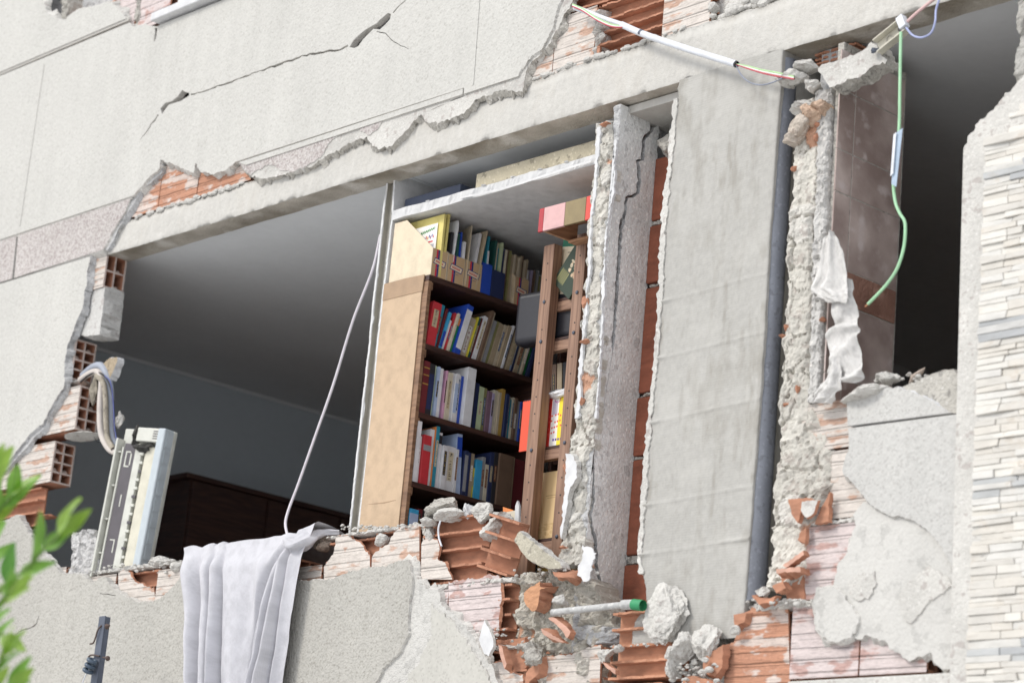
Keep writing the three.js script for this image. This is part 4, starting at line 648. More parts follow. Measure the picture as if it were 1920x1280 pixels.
// ---------------------------------------------------------------- wall under the right hand window
const sillWall = thing('window_wall', 'plastered wall under the right window with bare bricks at its left', 'wall', [2.7, 0, 0]);
{
  const cut = (l) => W(l, B);
  mesh('plaster_panel', slab(W([[1590, 803, 0], [1828, 772, 0], [1826, 1104, 1], [1812, 1102, 1], [1802, 1092, 1], [1790, 1078, 1], [1778, 1050, 1], [1768, 1030, 1], [1752, 1008, 1], [1736, 990, 1], [1716, 976, 1], [1690, 968, 1], [1668, 966, 1], [1650, 956, 1], [1630, 942, 1], [1612, 920, 1], [1594, 900, 1], [1580, 882, 1], [1584, 864, 1], [1592, 840, 1]], 0), 0, -0.032, { seed: 35, amp: 0.005, flare: 0.7 }), [M.plasterRight, M.mortarPale], sillWall);
  mesh('plaster_panel', slab(W([[1588, 744, 1], [1628, 736, 1], [1664, 726, 1], [1684, 724, 1], [1700, 732, 1], [1730, 742, 1], [1752, 752, 1], [1772, 768, 1], [1786, 773, 0], [1590, 798, 0]], 0), 0, -0.032, { seed: 37, amp: 0.004, flare: 0.4 }), [M.plasterRight, M.white], sillWall);
  mesh('base_coat', slab(W([[1640, 734, 1], [1700, 722, 1], [1720, 714, 1], [1760, 700, 1], [1800, 696, 1], [1826, 690, 0], [1828, 770, 0], [1700, 786, 0]], -0.012), -0.012, -0.14, { seed: 39, amp: 0.01, flare: 0.1 }), [M.mortar, M.mortarPale], sillWall);
  mesh('base_coat', slab(W([[1620, 940, 0], [1600, 965, 1], [1606, 985, 1], [1594, 1010, 1], [1590, 1035, 1], [1572, 1055, 1], [1566, 1080, 1], [1564, 1100, 1], [1530, 1102, 1], [1526, 1150, 1], [1528, 1180, 1], [1542, 1196, 1], [1556, 1206, 1], [1584, 1200, 1], [1600, 1190, 1], [1612, 1198, 1], [1626, 1190, 1], [1640, 1196, 1], [1660, 1200, 1], [1668, 1218, 1], [1690, 1226, 1], [1706, 1240, 1], [1724, 1230, 1], [1746, 1222, 1], [1750, 1240, 1], [1766, 1254, 1], [1796, 1250, 1], [1800, 1285, 0], [1826, 1285, 0], [1826, 1060, 0], [1720, 960, 0]], -0.014), -0.014, -0.036, { seed: 40, amp: 0.006, flare: 0.9 }), [M.coat, M.mortarPale], sillWall);
  // thicker dabs of base coat
  mesh('base_coat', slab(W([[1534, 1104, 1], [1562, 1098, 1], [1580, 1112, 1], [1598, 1136, 1], [1610, 1160, 1], [1606, 1180, 1], [1590, 1196, 1], [1572, 1204, 1], [1552, 1200, 1], [1532, 1180, 1], [1530, 1150, 1], [1524, 1126, 1]], -0.004), -0.004, -0.02, { seed: 42, amp: 0.006, flare: 0.8 }), [M.coat, M.mortarPale], sillWall);
  mesh('base_coat', slab(W([[1686, 1120, 1], [1706, 1090, 1], [1740, 1062, 1], [1764, 1074, 1], [1786, 1098, 1], [1768, 1112, 1], [1744, 1124, 1], [1726, 1150, 1], [1708, 1168, 1], [1690, 1150, 1]], -0.008), -0.008, -0.02, { seed: 44, amp: 0.007, flare: 0.7 }), [M.mortarPale, M.mortarPale], sillWall);
  mesh('base_coat', slab(W([[1588, 1092, 1], [1610, 1076, 1], [1640, 1070, 1], [1644, 1092, 1], [1632, 1116, 1], [1612, 1126, 1], [1596, 1116, 1]], -0.008), -0.008, -0.02, { seed: 48, amp: 0.008, flare: 0.7 }), [M.mortarPale, M.mortarPale], sillWall);
  mesh('corner_strip', box(at(1826, 770, 0).x + 0.001, at(1826, 770, 0).x + 0.01, 2.5, 3.83, -0.05, 0.002), M.plasterRight, sillWall);
  // bricks
  hollowBrick(sillWall, bx(1500, 1600, 3.64, 3.815, 780, { skin: 0, rows: 3 }));
  hollowBrick(sillWall, bx(1557, 1668, 3.385, 3.63, 920, { skin: 0, label: 'pale ribbed brick above the rosy one' }));
  hollowBrick(sillWall, bx(1512, 1625, 3.105, 3.365, 1050, { skin: 1, label: 'rosy ribbed brick ending at the crushed pocket' }));
  hollowBrick(sillWall, bx(1358, 1481, 2.83, 3.075, 1200, { skin: 2, face: cut([[1358, 1300, 0], [1358, 1215, 1], [1376, 1204, 1], [1398, 1160, 1], [1408, 1142, 1], [1478, 1138, 0], [1482, 1300, 0]]), openFront: true, label: 'orange brick patched with mortar' }));
  hollowBrick(sillWall, bx(1484, 1612, 2.83, 3.085, 1200, { skin: 1, label: 'dull rose brick below the plaster tongue' }));
  hollowBrick(sillWall, bx(1615, 1740, 2.83, 3.085, 1200, { skin: 1 }));
  hollowBrick(sillWall, bx(1150, 1258, 3.0 - 0.14, 3.0 + 0.115, 1230, { skin: 2, openFront: true, rows: 4, z: B + 0.03, clay: std({ map: T.clay, color: rgb(1.15, 1.2, 1.2), bumpMap: T.clayBump, bumpScale: 0.003 }), label: 'orange brick split open below the column' }));
  hollowBrick(sillWall, bx(1140, 1250, 2.58, 2.84, 1290, { skin: 2, openFront: true, rows: 4, z: B + 0.045 }));
  mesh('mortar_bed', rough([[at(1400, 1130, B).x, 3.074], [at(1400, 1130, B).x, 3.1]], [[at(1620, 1100, B).x, 3.084], [at(1620, 1100, B).x, 3.108]], B + 0.006, { amp: 0.02, depth: 0.05, seed: 90, lump: 30, cell: 0.008 }), M.mortarPaleV, sillWall);
  mesh('mortar_bed', rough([[at(1510, 990, B).x, 3.36], [at(1510, 990, B).x, 3.386]], [[at(1640, 978, B).x, 3.36], [at(1640, 978, B).x, 3.386]], B + 0.004, { amp: 0.016, depth: 0.05, seed: 91, lump: 30, cell: 0.008 }), M.mortarPaleV, sillWall);
  mesh('bottom_ledge', rbox(at(1480, 1276, 0).x, at(1800, 1258, 0).x, 2.76, 2.815, -0.1, 0.012, 0.008), M.mortarPale, sillWall);
  mesh('wall_core', box(2.24, 3.3, 0, 3.6, -0.22, -0.17), M.mortarGrey, sillWall);
  mesh('wall_core', box(0.9, 2.24, 2.72, 3.1, -0.2, -0.14), M.mortar, sillWall);
}

// ---------------------------------------------------------------- stone clad wall at the right
const stoneWall = thing('stone_wall', 'white split stone clad wall with blue grey bands at the right edge', 'wall', [3.5, 0, 0]);
{
  const r = rng(909), xl = at(1834, 700, 0.02).x, rest = []; let y = 1.9; const bands = [[604, 640], [320, 352], [900, 940], [1205, 1240]].map(([a, b]) => [at(1860, b, 0).y, at(1860, a, 0).y]);
  while (y < 5.0) {
    const h = 0.015 + 0.014 * r(), mid = y + h / 2, blue = bands.some(([a, b]) => mid > a && mid < b); let x = xl;
    while (x < 4.28) {
      const w = (blue ? 0.09 : 0.06) + 0.13 * r(), lim = 4.66 + (x - 3.1) * 0.75 + 0.04 * noise(x * 9, 2);
      if (y + h < lim) {
        const proud = 0.002 + 0.01 * r(), g = rbox(x + 0.0006, Math.min(4.3, x + w) - 0.0006, y + 0.0003, y + h - 0.0003, -0.02, proud + 0.02, 0.0028), p = g.attributes.position;
        for (let i = 0; i < p.count; i++) if (p.getZ(i) > 0.005) { p.setZ(i, p.getZ(i) + 0.008 * noise(p.getX(i) * 30, p.getY(i) * 60, 3)); p.setY(i, p.getY(i) + 0.0012 * noise(p.getX(i) * 16, Math.round(p.getY(i) * 300), 7)); }
        if (x > 3.42 || y < 2.7) rest.push(g); else mesh('stone', g, blue ? M.stoneBlue[Math.floor(r() * 4)] : M.stone[Math.floor(r() * 4)], stoneWall);
      }
      x += w;
    }
    y += h;
  }
  mesh('stone_remainder', merge(rest), M.stone[1], stoneWall).userData.kind = 'stuff';
  mesh('wall_core', slab([far(xl - 0.03, 0), far(4.3, 0), far(4.3, 5.6, 1), far(at(1912, 172, -0.02).x, at(1912, 172, -0.02).y, 1), ...W([[1898, 180, 1], [1880, 206, 1], [1862, 226, 1], [1848, 236, 1], [1840, 252, 1], [1828, 262, 1], [1820, 285, 0]], -0.02)], 0.019, -0.22, { amp: 0.008, seed: 50, flare: 0.05 }), [M.mortarPale, M.mortarPale], stoneWall);
  mesh('plaster_edge', slab(W([[1824, 272, 1], [1838, 258, 1], [1842, 300, 0], [1833, 480, 0], [1834, 690, 1], [1830, 700, 1], [1822, 712, 1], [1808, 704, 1], [1816, 690, 0], [1814, 560, 0], [1818, 400, 0], [1819, 300, 0]], 0.016), 0.016, -0.05, { amp: 0.003, seed: 52, flare: 0 }), [M.white, M.white], stoneWall).userData.label = 'bright plaster edge of the window opening';
}
// pier of concrete above it at the frame's edge
const farPier = thing('concrete_pier', 'narrow grey concrete pier above the stone clad wall', 'pier', [3.4, 4.7, -0.1]);
mesh('shaft', rough([[at(1902, 60, -0.05).x, 4.66], [at(1902, 60, -0.05).x, BEAM + 0.2]], [[3.9, 4.66], [3.9, BEAM + 0.2]], -0.06, { amp: 0.02, depth: 0.1, seed: 59, lump: 8, ragged: 0.004 }), std({ map: T.concrete, bumpMap: T.mortarBump, bumpScale: 0.008, vertexColors: true }), farPier);
// ---------------------------------------------------------------- dry lining between the two rooms, dropped ceiling
const lining = thing('drywall_partition', 'thin white plasterboard partition with a bare metal stud at its torn end', 'partition', [-0.335, FLOOR, -0.2]);
{
  const sheet = (x0, x1, seed) => { const e = []; for (let k = 0; k <= 14; k++) { const y = mix(CEIL, FLOOR, k / 14); e.push([0.15 + 0.006 * noise(k * 1.7, seed), y, 1]); } const g = slab([...e, [4.4, FLOOR, 0], [4.4, CEIL, 0]], 0, -(x1 - x0), { amp: 0.0015, seed, flare: 0 }); return g.applyMatrix4(new THREE.Matrix4().makeBasis(V(0, 0, -1), V(0, 1, 0), V(1, 0, 0))).translate(x1, 0, 0); };
  mesh('board', sheet(-0.373, -0.361, 3), [M.drywall, M.drywall], lining);
  mesh('board', sheet(-0.314, -0.302, 5), [M.drywall, M.drywall], lining);
  mesh('stud', merge([box(-0.3605, -0.3145, FLOOR, CEIL - 0.002, -0.176, -0.1745), box(-0.3605, -0.359, FLOOR, CEIL - 0.002, -0.1745, -0.152), box(-0.316, -0.3145, FLOOR, CEIL - 0.002, -0.1745, -0.152)]), M.stud, lining);
  const r = rng(3); for (let k = 0; k < 7; k++) { const y = 3.7 + k * 0.22; mesh('filler_dab', chunkGeo(120 + k, 0.008, 0.03 + 0.05 * r(), 0.006, { detail: 3 }).translate(-0.365 + 0.004 * r(), y, -0.152), M.drywall, lining); }
}
const drop = thing('dropped_ceiling', 'white plasterboard ceiling edge hanging above the bookcase', 'ceiling', [0.4, 5.05, -0.16]);
{
  const e = []; for (let k = 0; k <= 30; k++) e.push([mix(-0.3, 1.155, k / 30), 0.152 + 0.008 * noise(k * 0.9, 2), 1]);
  const g = slab([...e, [1.155, 1.42, 0], [-0.3, 1.42, 0]], 0, -0.045, { amp: 0.0012, seed: 8, flare: 0 }); g.rotateX(-Math.PI / 2).translate(0, 5.097, 0);
  mesh('board', g, [M.drywall, M.drywall], drop);
  const tr = []; for (let k = 0; k <= 20; k++) { const t = k / 20, p = at(mix(862, 1108, t), mix(372, 304, t) + 9 * Math.sin(t * Math.PI) * (1 - t), -0.14); tr.push(p); }
  const ribbon = []; for (let k = 0; k < 20; k++) { const a = tr[k], b = tr[k + 1], h = 0.012; ribbon.push(a.x, a.y, a.z, b.x, b.y, b.z, b.x, b.y + h, b.z - 0.004, a.x, a.y, a.z, b.x, b.y + h, b.z - 0.004, a.x, a.y + h, a.z - 0.004); }
  const rg = new THREE.BufferGeometry(); rg.setAttribute('position', new THREE.Float32BufferAttribute(ribbon, 3)); mesh('torn_paper', flat(rg), M.drywall, drop);
  [[800, 380], [905, 352], [960, 340], [1010, 325], [1060, 312]].forEach(([x, y], i) => { const p = at(x, y, -0.15); mesh('torn_edge', chunkGeo(130 + i, 0.02, 0.004, 0.006, { detail: 2 }).translate(p.x, 5.099, -0.153), M.drywall, drop); });
}
const plank = thing('timber_board', 'weathered beige timber board lying on the dropped ceiling', 'board', [0.7, 5.1, -0.18]);
mesh('plank', rbox(0.245, 1.14, 5.1, 5.168, -0.23, -0.165, 0.004), std({ map: T.mortar, color: rgb(1.12, 1.05, 0.86), bumpMap: T.mortarBump, bumpScale: 0.003 }), plank);
tag(mesh('storage_box', rbox(-0.285, 0.1, 5.1, 5.165, -0.6, -0.2, 0.006), paint(0.06, 0.075, 0.12)), 'dark blue box lying above the dropped ceiling', 'box');
tag(mesh('plastic_clip', rbox(0.5, 0.54, 5.17, 5.2, -0.3, -0.27, 0.004), M.black), 'small black clip above the timber board', 'clip');

// ---------------------------------------------------------------- bookcase along the partition
const TOPY = 4.742, SH = [4.43, 4.12, 3.81, 3.5], Z0 = -0.152, Z1 = -0.86;
const bookcase = thing('bookcase', 'dark wood bookcase with a cardboard covered end, full of books', 'bookcase', [-0.15, FLOOR, -0.5]);
{
  const side = (z) => rbox(-0.3, 0.002, FLOOR, TOPY - 0.027, z - 0.02, z, 0.002);
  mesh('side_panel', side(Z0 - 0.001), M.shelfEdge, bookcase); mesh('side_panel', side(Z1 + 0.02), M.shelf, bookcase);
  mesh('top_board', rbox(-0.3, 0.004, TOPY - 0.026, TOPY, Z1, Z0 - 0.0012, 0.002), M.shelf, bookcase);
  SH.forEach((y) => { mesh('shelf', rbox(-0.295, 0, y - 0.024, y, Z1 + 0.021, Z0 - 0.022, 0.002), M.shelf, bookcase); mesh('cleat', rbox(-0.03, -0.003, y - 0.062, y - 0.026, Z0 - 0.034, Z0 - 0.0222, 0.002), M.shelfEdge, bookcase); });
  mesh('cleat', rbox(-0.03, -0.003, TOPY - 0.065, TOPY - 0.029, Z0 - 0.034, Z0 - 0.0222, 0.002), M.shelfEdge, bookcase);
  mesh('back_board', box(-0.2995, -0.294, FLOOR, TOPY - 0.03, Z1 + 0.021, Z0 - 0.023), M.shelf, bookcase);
  const card = slab([[-0.3, FLOOR, 0], [-0.034, FLOOR, 0], [-0.03, 4.1, 0], [-0.033, TOPY - 0.075, 0], [-0.301, TOPY - 0.075, 0]], Z0 + 0.004, Z0 + 0.0005); mesh('cardboard', card, [M.card, M.card], bookcase).userData.label = 'plain brown cardboard sheet';
  mesh('cardboard_lip', slab([[-0.302, TOPY - 0.0745, 0], [-0.028, TOPY - 0.0745, 0], [-0.024, TOPY + 0.002, 0], [-0.15, TOPY + 0.006, 0], [-0.302, TOPY + 0.004, 0]], Z0 + 0.006, Z0 + 0.001), [M.cardLip, M.cardLip], bookcase).userData.label = 'darker taped fold along the top';
  mesh('tear', slab(W([[690, 945, 0], [720, 941, 0], [742, 937, 0], [720, 943, 0]], Z0 + 0.005), Z0 + 0.0052, Z0 + 0.0042), [M.cardLip, M.cardLip], bookcase);
}

// print for covers: flat marks only
function print(w, h, draw) { const c = document.createElement('canvas'); c.width = w; c.height = h; const g = c.getContext('2d'); draw(g, w, h); const t = new THREE.CanvasTexture(c); t.colorSpace = THREE.SRGBColorSpace; return t; }
const COL = { white: [0.72, 0.72, 0.73], cream: [0.62, 0.56, 0.43], tan: [0.38, 0.30, 0.2], brown: [0.16, 0.1, 0.065], red: [0.5, 0.035, 0.045], maroon: [0.14, 0.02, 0.025], blue: [0.02, 0.07, 0.42], navy: [0.02, 0.03, 0.09], teal: [0.03, 0.26, 0.36], 'light blue': [0.05, 0.36, 0.62], 'pale blue': [0.42, 0.52, 0.72], green: [0.025, 0.22, 0.07], 'dark green': [0.02, 0.09, 0.075], yellow: [0.72, 0.62, 0.06], orange: [0.75, 0.25, 0.06], grey: [0.3, 0.3, 0.31], black: [0.025, 0.025, 0.03], lilac: [0.42, 0.36, 0.52], pink: [0.66, 0.36, 0.5], olive: [0.23, 0.22, 0.09], mauve: [0.2, 0.12, 0.16], ochre: [0.42, 0.26, 0.06], beige: [0.5, 0.42, 0.31], 'pale green': [0.5, 0.58, 0.36] };
const coverMat = {}; const cover = (c) => coverMat[c] ??= paint(...COL[c], { roughness: 0.5 });
const pageMat = std({ map: T.paper, color: rgb(0.66, 0.62, 0.53) });
const ORD = ['', 'first', 'second', 'third', 'fourth', 'fifth', 'sixth', 'seventh', 'eighth', 'ninth', 'tenth', 'eleventh', 'twelfth', 'thirteenth', 'fourteenth', 'fifteenth', 'sixteenth', 'seventeenth', 'eighteenth', 'nineteenth', 'twentieth', 'twenty-first', 'twenty-second', 'twenty-third', 'twenty-fourth', 'twenty-fifth', 'twenty-sixth', 'twenty-seventh', 'twenty-eighth', 'twenty-ninth', 'thirtieth', 'thirty-first', 'thirty-second', 'thirty-third', 'thirty-fourth'];
const bookR = rng(4242);
// worn title strips: illegible rows of marks down the spine
const titleMats = [['#c9bda2', '#3a2f28'], ['#24262e', '#b59a55'], ['#d8d6d0', '#7a2428'], ['#6b3a2a', '#d6c49a'], ['#2c4468', '#d8dce4'], ['#b8a888', '#4a4a50']].map(([a, b], n) => std({ map: print(32, 256, (g, w, h) => { g.fillStyle = a; g.fillRect(0, 0, w, h); g.fillStyle = b; for (let y = 10; y < h - 12; y += 5 + Math.floor(9 * hash(y, n, 5))) if (hash(y, n, 9) > 0.18) g.fillRect(8 + 4 * hash(y, n, 3), y, 8 + 8 * hash(y, n, 4), 3 + 3 * hash(y, n, 6)); }), roughness: 0.6 }));
// a book standing with its spine to the room: x is depth, y height, -z thickness
function book(pos, t, h, d, color, { lean = 0, label, group, kind = 'book', pages = true, mat = null, bands = null, tilt = 0 }) {
  const b = thing(kind === 'book' ? 'book' : kind, label, kind.replace('_', ' '), pos, group), c = mat ?? cover(color), k = Math.min(0.003, t * 0.2);
  b.rotation.set(lean, 0, tilt);
  const add = (n, g, m) => mesh(n, g, m, b, true);
  add('cover', merge([rbox(-d, 0, 0, h, -k, 0, k * 0.4), rbox(-d, 0, 0, h, -t, -t + k, k * 0.4), rbox(-0.002, 0.0015, 0, h, -t + 0.0002, -0.0002, 0.0006)]), c);
  if (pages && t > 0.006) add('pages', box(-d + 0.004, -0.0025, 0.003, h - 0.004, -t + k + 0.0002, -k - 0.0002), pageMat);
  const mk = bookR(); if (!bands && kind === 'book' && mk < 0.62 && t > 0.009) add('title_strip', new THREE.BoxGeometry(0.0005, h * (0.3 + 0.35 * bookR()), t * 0.55).translate(0.00185, h * (0.45 + 0.2 * bookR()), -t / 2), titleMats[Math.floor(mk * 97) % titleMats.length]);
  if (bands) bands.forEach(([y0, y1, cc]) => add('spine_label', box(0.0016, 0.0022, h * y0, h * y1, -t + 0.0006, -0.0006), cover(cc)));
  return b;
}
function shelfRow(y, z, list, shelfWords, group, lean) {
  list.forEach(([color, t, h, o = {}], i) => {
    const th = (o.lean ?? lean) * 1, d = o.d ?? 0.17 + 0.04 * bookR(), set = o.set ?? -0.012 - 0.022 * bookR(), size = t < 0.014 ? 'thin' : t > 0.034 ? 'thick' : h > 0.24 ? 'tall' : 'slim';
    book([set, y + 0.0005, z], t, h, d, color, { lean: -th, label: `${size} ${color} ${o.word ?? 'book'} on the ${shelfWords}, ${ORD[i + 1]} from the cardboard`, group, kind: o.kind ?? 'book', bands: o.bands, mat: o.mat, pages: o.pages ?? true });
    z -= t / Math.cos(th) + 0.0015 + (o.gap ?? 0);
  });
}
const art1 = print(256, 300, (g, w, h) => { const l = g.createLinearGradient(0, 0, 0, h); l.addColorStop(0, '#b8242c'); l.addColorStop(0.45, '#c4303c'); l.addColorStop(0.7, '#e0b8c4'); l.addColorStop(1, '#eee6e8'); g.fillStyle = l; g.fillRect(0, 0, w, h); g.fillStyle = '#7c2a44'; for (let i = 0; i < 26; i++) { g.beginPath(); g.ellipse(40 + hash(i, 1, 1) * 180, 110 + hash(i, 2, 1) * 120, 6 + 18 * hash(i, 3, 1), 4 + 8 * hash(i, 4, 1), i, 0, 7); g.globalAlpha = 0.5; g.fill(); } g.globalAlpha = 1; });
const face = (tx) => std({ map: tx, roughness: 0.6 });
shelfRow(SH[0], Z0 - 0.03, [
  ['red', 0.05, 0.205, { lean: 0.1, set: -0.008, d: 0.2 }], ['teal', 0.018, 0.21, { lean: 0.16 }], ['maroon', 0.012, 0.2, { lean: 0.2 }], ['light blue', 0.016, 0.19, { bands: [[0.1, 0.5, 'blue']] }], ['white', 0.012, 0.155], ['red', 0.011, 0.195], ['cream', 0.013, 0.195], ['green', 0.015, 0.18, { bands: [[0.78, 0.98, 'orange']] }],
  ['blue', 0.034, 0.25, { word: 'folder', kind: 'folder', set: -0.006, bands: [[0.12, 0.9, 'white']] }], ['navy', 0.012, 0.225], ['beige', 0.036, 0.205], ['yellow', 0.008, 0.212], ['dark green', 0.012, 0.212], ['white', 0.012, 0.22, { bands: [[0.02, 0.98, 'maroon']] }], ['white', 0.022, 0.23], ['brown', 0.016, 0.262], ['beige', 0.014, 0.262], ['grey', 0.02, 0.225], ['olive', 0.014, 0.225], ['tan', 0.028, 0.222], ['beige', 0.016, 0.22], ['tan', 0.02, 0.22], ['white', 0.012, 0.225], ['brown', 0.012, 0.215], ['tan', 0.022, 0.212], ['pale blue', 0.014, 0.218], ['navy', 0.014, 0.212], ['tan', 0.024, 0.212], ['teal', 0.007, 0.205], ['beige', 0.014, 0.205], ['green', 0.02, 0.215, { word: 'notebook', kind: 'notebook' }], ['navy', 0.018, 0.2]], 'second bookcase shelf', 'books on the bookcase', 0.24);
shelfRow(SH[1], Z0 - 0.026, [
  ['maroon', 0.034, 0.235, { bands: [[0.55, 0.57, 'ochre'], [0.72, 0.74, 'ochre'], [0.86, 0.88, 'ochre']], set: -0.006 }], ['black', 0.03, 0.23, { bands: [[0.1, 0.8, 'navy']], set: -0.006 }], ['pale green', 0.02, 0.235], ['pale blue', 0.014, 0.23], ['white', 0.016, 0.225], ['lilac', 0.018, 0.19], ['pink', 0.01, 0.225], ['cream', 0.026, 0.22], ['white', 0.014, 0.225], ['white', 0.02, 0.225, { bands: [[0.2, 0.8, 'pale blue']] }], ['white', 0.016, 0.225], ['blue', 0.018, 0.225], ['white', 0.048, 0.268, { word: 'binder', kind: 'binder', set: -0.004 }], ['black', 0.014, 0.215, { word: 'notebook', kind: 'notebook' }], ['navy', 0.03, 0.215], ['pale green', 0.03, 0.205], ['olive', 0.016, 0.205], ['mauve', 0.024, 0.195], ['lilac', 0.014, 0.19], ['cream', 0.026, 0.21], ['beige', 0.014, 0.205], ['ochre', 0.02, 0.225], ['navy', 0.016, 0.205], ['grey', 0.014, 0.2], ['teal', 0.012, 0.19], ['cream', 0.01, 0.2], ['brown', 0.016, 0.2], ['grey', 0.014, 0.19], ['blue', 0.01, 0.19], ['red', 0.01, 0.185], ['grey', 0.02, 0.195], ['tan', 0.02, 0.2]], 'third bookcase shelf', 'books on the bookcase', 0.02);
shelfRow(SH[2], Z0 - 0.026, [
  ['white', 0.024, 0.27, { set: -0.004 }], ['white', 0.016, 0.21], ['red', 0.044, 0.218, { bands: [[0.68, 0.8, 'grey']], set: -0.004 }], ['white', 0.022, 0.255], ['orange', 0.007, 0.27], ['teal', 0.018, 0.275], ['white', 0.028, 0.255, { word: 'brochure', kind: 'brochure', bands: [[0.8, 0.95, 'black']] }], ['white', 0.026, 0.2], ['white', 0.05, 0.205], ['white', 0.016, 0.2], ['pale blue', 0.03, 0.272, { lean: -0.06, word: 'picture book', bands: [[0.62, 0.95, 'blue']] }], ['navy', 0.02, 0.205, { bands: [[0.1, 0.9, 'grey']] }], ['navy', 0.014, 0.2], ['tan', 0.02, 0.2], ['yellow', 0.011, 0.14], ['light blue', 0.036, 0.18], ['grey', 0.018, 0.2], ['cream', 0.02, 0.17], ['navy', 0.02, 0.23], ['black', 0.022, 0.235], ['brown', 0.085, 0.235, { word: 'box file', kind: 'box_file', pages: false, set: -0.004 }], ['tan', 0.014, 0.235], ['maroon', 0.07, 0.235, { word: 'box file', kind: 'box_file', pages: false }]], 'fourth bookcase shelf', 'books on the bookcase', 0.0);
shelfRow(SH[3], Z0 - 0.026, [['light blue', 0.05, 0.19, { set: 0, word: 'box', kind: 'box', pages: false, bands: [[0.1, 0.9, 'pale blue']] }], ['maroon', 0.03, 0.2], ['black', 0.05, 0.2], ['brown', 0.05, 0.21]], 'lowest visible bookcase shelf', 'books on the bookcase', 0.0);

// picture on the cover of the first book, facing the street
{ const g = new THREE.PlaneGeometry(0.185, 0.19); const m = lit(new THREE.Mesh(g, face(art1))); m.name = 'cover_print'; m.position.set(-0.1, 0.1, 0.0012); scene.getObjectByName('book').add(m); }

// magazine files on top of the case
const stripeTex = print(256, 320, (g, w, h) => { g.fillStyle = '#b89c78'; g.fillRect(0, 0, w, h); g.fillStyle = '#c0203c'; g.fillRect(64, 0, 26, h); g.fillStyle = '#1c2a6c'; g.fillRect(92, 0, 26, h); g.save(); g.translate(128, 150); g.transform(1, 0.12, -0.35, 1, 0, 0); g.fillStyle = '#d9c8ae'; g.fillRect(-92, -34, 190, 64); g.strokeStyle = '#1c2a6c'; g.lineWidth = 9; g.strokeRect(-92, -34, 190, 64); g.fillStyle = '#c0283c'; for (let i = 0; i < 7; i++) { g.fillRect(-66 + i * 19, -14, 12, 24); g.clearRect(-62 + i * 19, -6 + (i % 3) * 6, 4, 5); } g.restore(); g.fillStyle = '#6a6a80'; g.fillRect(60, 214, 120, 6); });
const kraft = std({ map: T.worn, color: rgb(0.52, 0.41, 0.28), roughness: 0.85 }), kraftPale = std({ map: T.worn, color: rgb(0.68, 0.58, 0.43), roughness: 0.85 });
function fileBox(z0, z1, label, { side = kraft, front = null, lowF = 0.125, tall = 0.292, group = 'magazine files on top of the bookcase' }) {
  const b = thing('magazine_file', label, 'magazine file', [-0.14, TOPY, (z0 + z1) / 2], group), x0 = -0.285, x1 = 0.004, y = TOPY + 0.0006;
  const sidePoly = [[x0, y, 0], [x1, y, 0], [x1, y + lowF, 0], [x0 + 0.085, y + tall, 0], [x0, y + tall, 0]];
  mesh('side_panel', slab(sidePoly, z0, z0 - 0.003), [side, side], b); mesh('side_panel', slab(sidePoly, z1 + 0.003, z1), [side, side], b);
  const fg = new THREE.BoxGeometry(0.003, lowF, z0 - z1 - 0.0064).translate(x1 - 0.0016, y + lowF / 2, (z0 + z1) / 2);
  mesh('front_panel', fg, front ? std({ map: front, roughness: 0.85 }) : side, b); mesh('back_panel', box(x0 + 0.0002, x0 + 0.003, y, y + tall, z1 + 0.0032, z0 - 0.0032), side, b);
  return b;
}
const f1 = fileBox(-0.158, -0.25, 'pale kraft magazine file with slanted side, nearest the street', { side: kraftPale, front: stripeTex });
fileBox(-0.254, -0.352, 'kraft magazine file with red and blue stripes, second from the street', { front: stripeTex });
fileBox(-0.356, -0.455, 'kraft magazine file with red and blue stripes, third from the street', { front: stripeTex });
fileBox(-0.459, -0.515, 'bright blue magazine file between the kraft files and the navy binder', { side: cover('blue'), lowF: 0.14, tall: 0.26 });
book([0.002, TOPY + 0.0005, -0.519], 0.078, 0.125, 0.2, 'navy', { label: 'navy binder with a finger hole on top of the bookcase', kind: 'binder' });
fileBox(-0.66, -0.745, 'kraft magazine file with stripes near the far end of the bookcase', { front: stripeTex, lowF: 0.13 });
function paperSheet(name, label, cat, z, t, x0, x1, h, mat, { lean = 0, twist = 0, y = TOPY + 0.006, group = 'papers filed on top of the bookcase', crop = 0 } = {}) {
  const b = thing(name, label, cat, [x1, y, z], group); b.rotation.set(-lean, twist, 0); const w = x1 - x0;
  mesh('sheet', slab([[-w, 0, 0], [0, 0, 0], [crop, h - 0.02 * (crop !== 0), 0], [crop - 0.006, h, 0], [-w, h, 0]], 0, -t).translate(0, 0, 0), [mat, mat], b, true); return b;
}
const yel = paint(0.70, 0.60, 0.20, { roughness: 0.7 });
const yf = paperSheet('folder', 'tall pale yellow folder in the nearest magazine file', 'folder', -0.205, 0.012, -0.275, 0.004, 0.292, yel);
paperSheet('folder', 'second yellow folder behind the tall yellow one', 'folder', -0.225, 0.01, -0.27, 0.002, 0.3, yel, { lean: 0.02 });
const flyer = print(300, 360, (g, w, h) => { g.fillStyle = '#f4f2ee'; g.fillRect(0, 0, w, h); g.strokeStyle = '#2f7a34'; g.lineWidth = 9; g.beginPath(); for (let i = 0; i < 34; i++) { const x = 20 + i * 7.6, y = 66 - i * 0.9 + 11 * Math.sin(i * 2.1); if (i) g.lineTo(x, y); else g.moveTo(x, y); } g.stroke(); const c = ['#2a3c8c', '#c03a34', '#d8a02c', '#2a3c8c', '#7a2c7c']; for (let i = 0; i < 12; i++) { g.fillStyle = c[i % 5]; g.fillRect(40 + i * 19, 104 - i * 1.5 + 6 * Math.sin(i * 3), 13, 24); } g.fillStyle = '#d02c34'; g.fillRect(132, 140, 120, 12); g.fillRect(168, 152, 40, 150); g.fillStyle = '#b8bcc8'; g.fillRect(212, 170, 60, 190); });
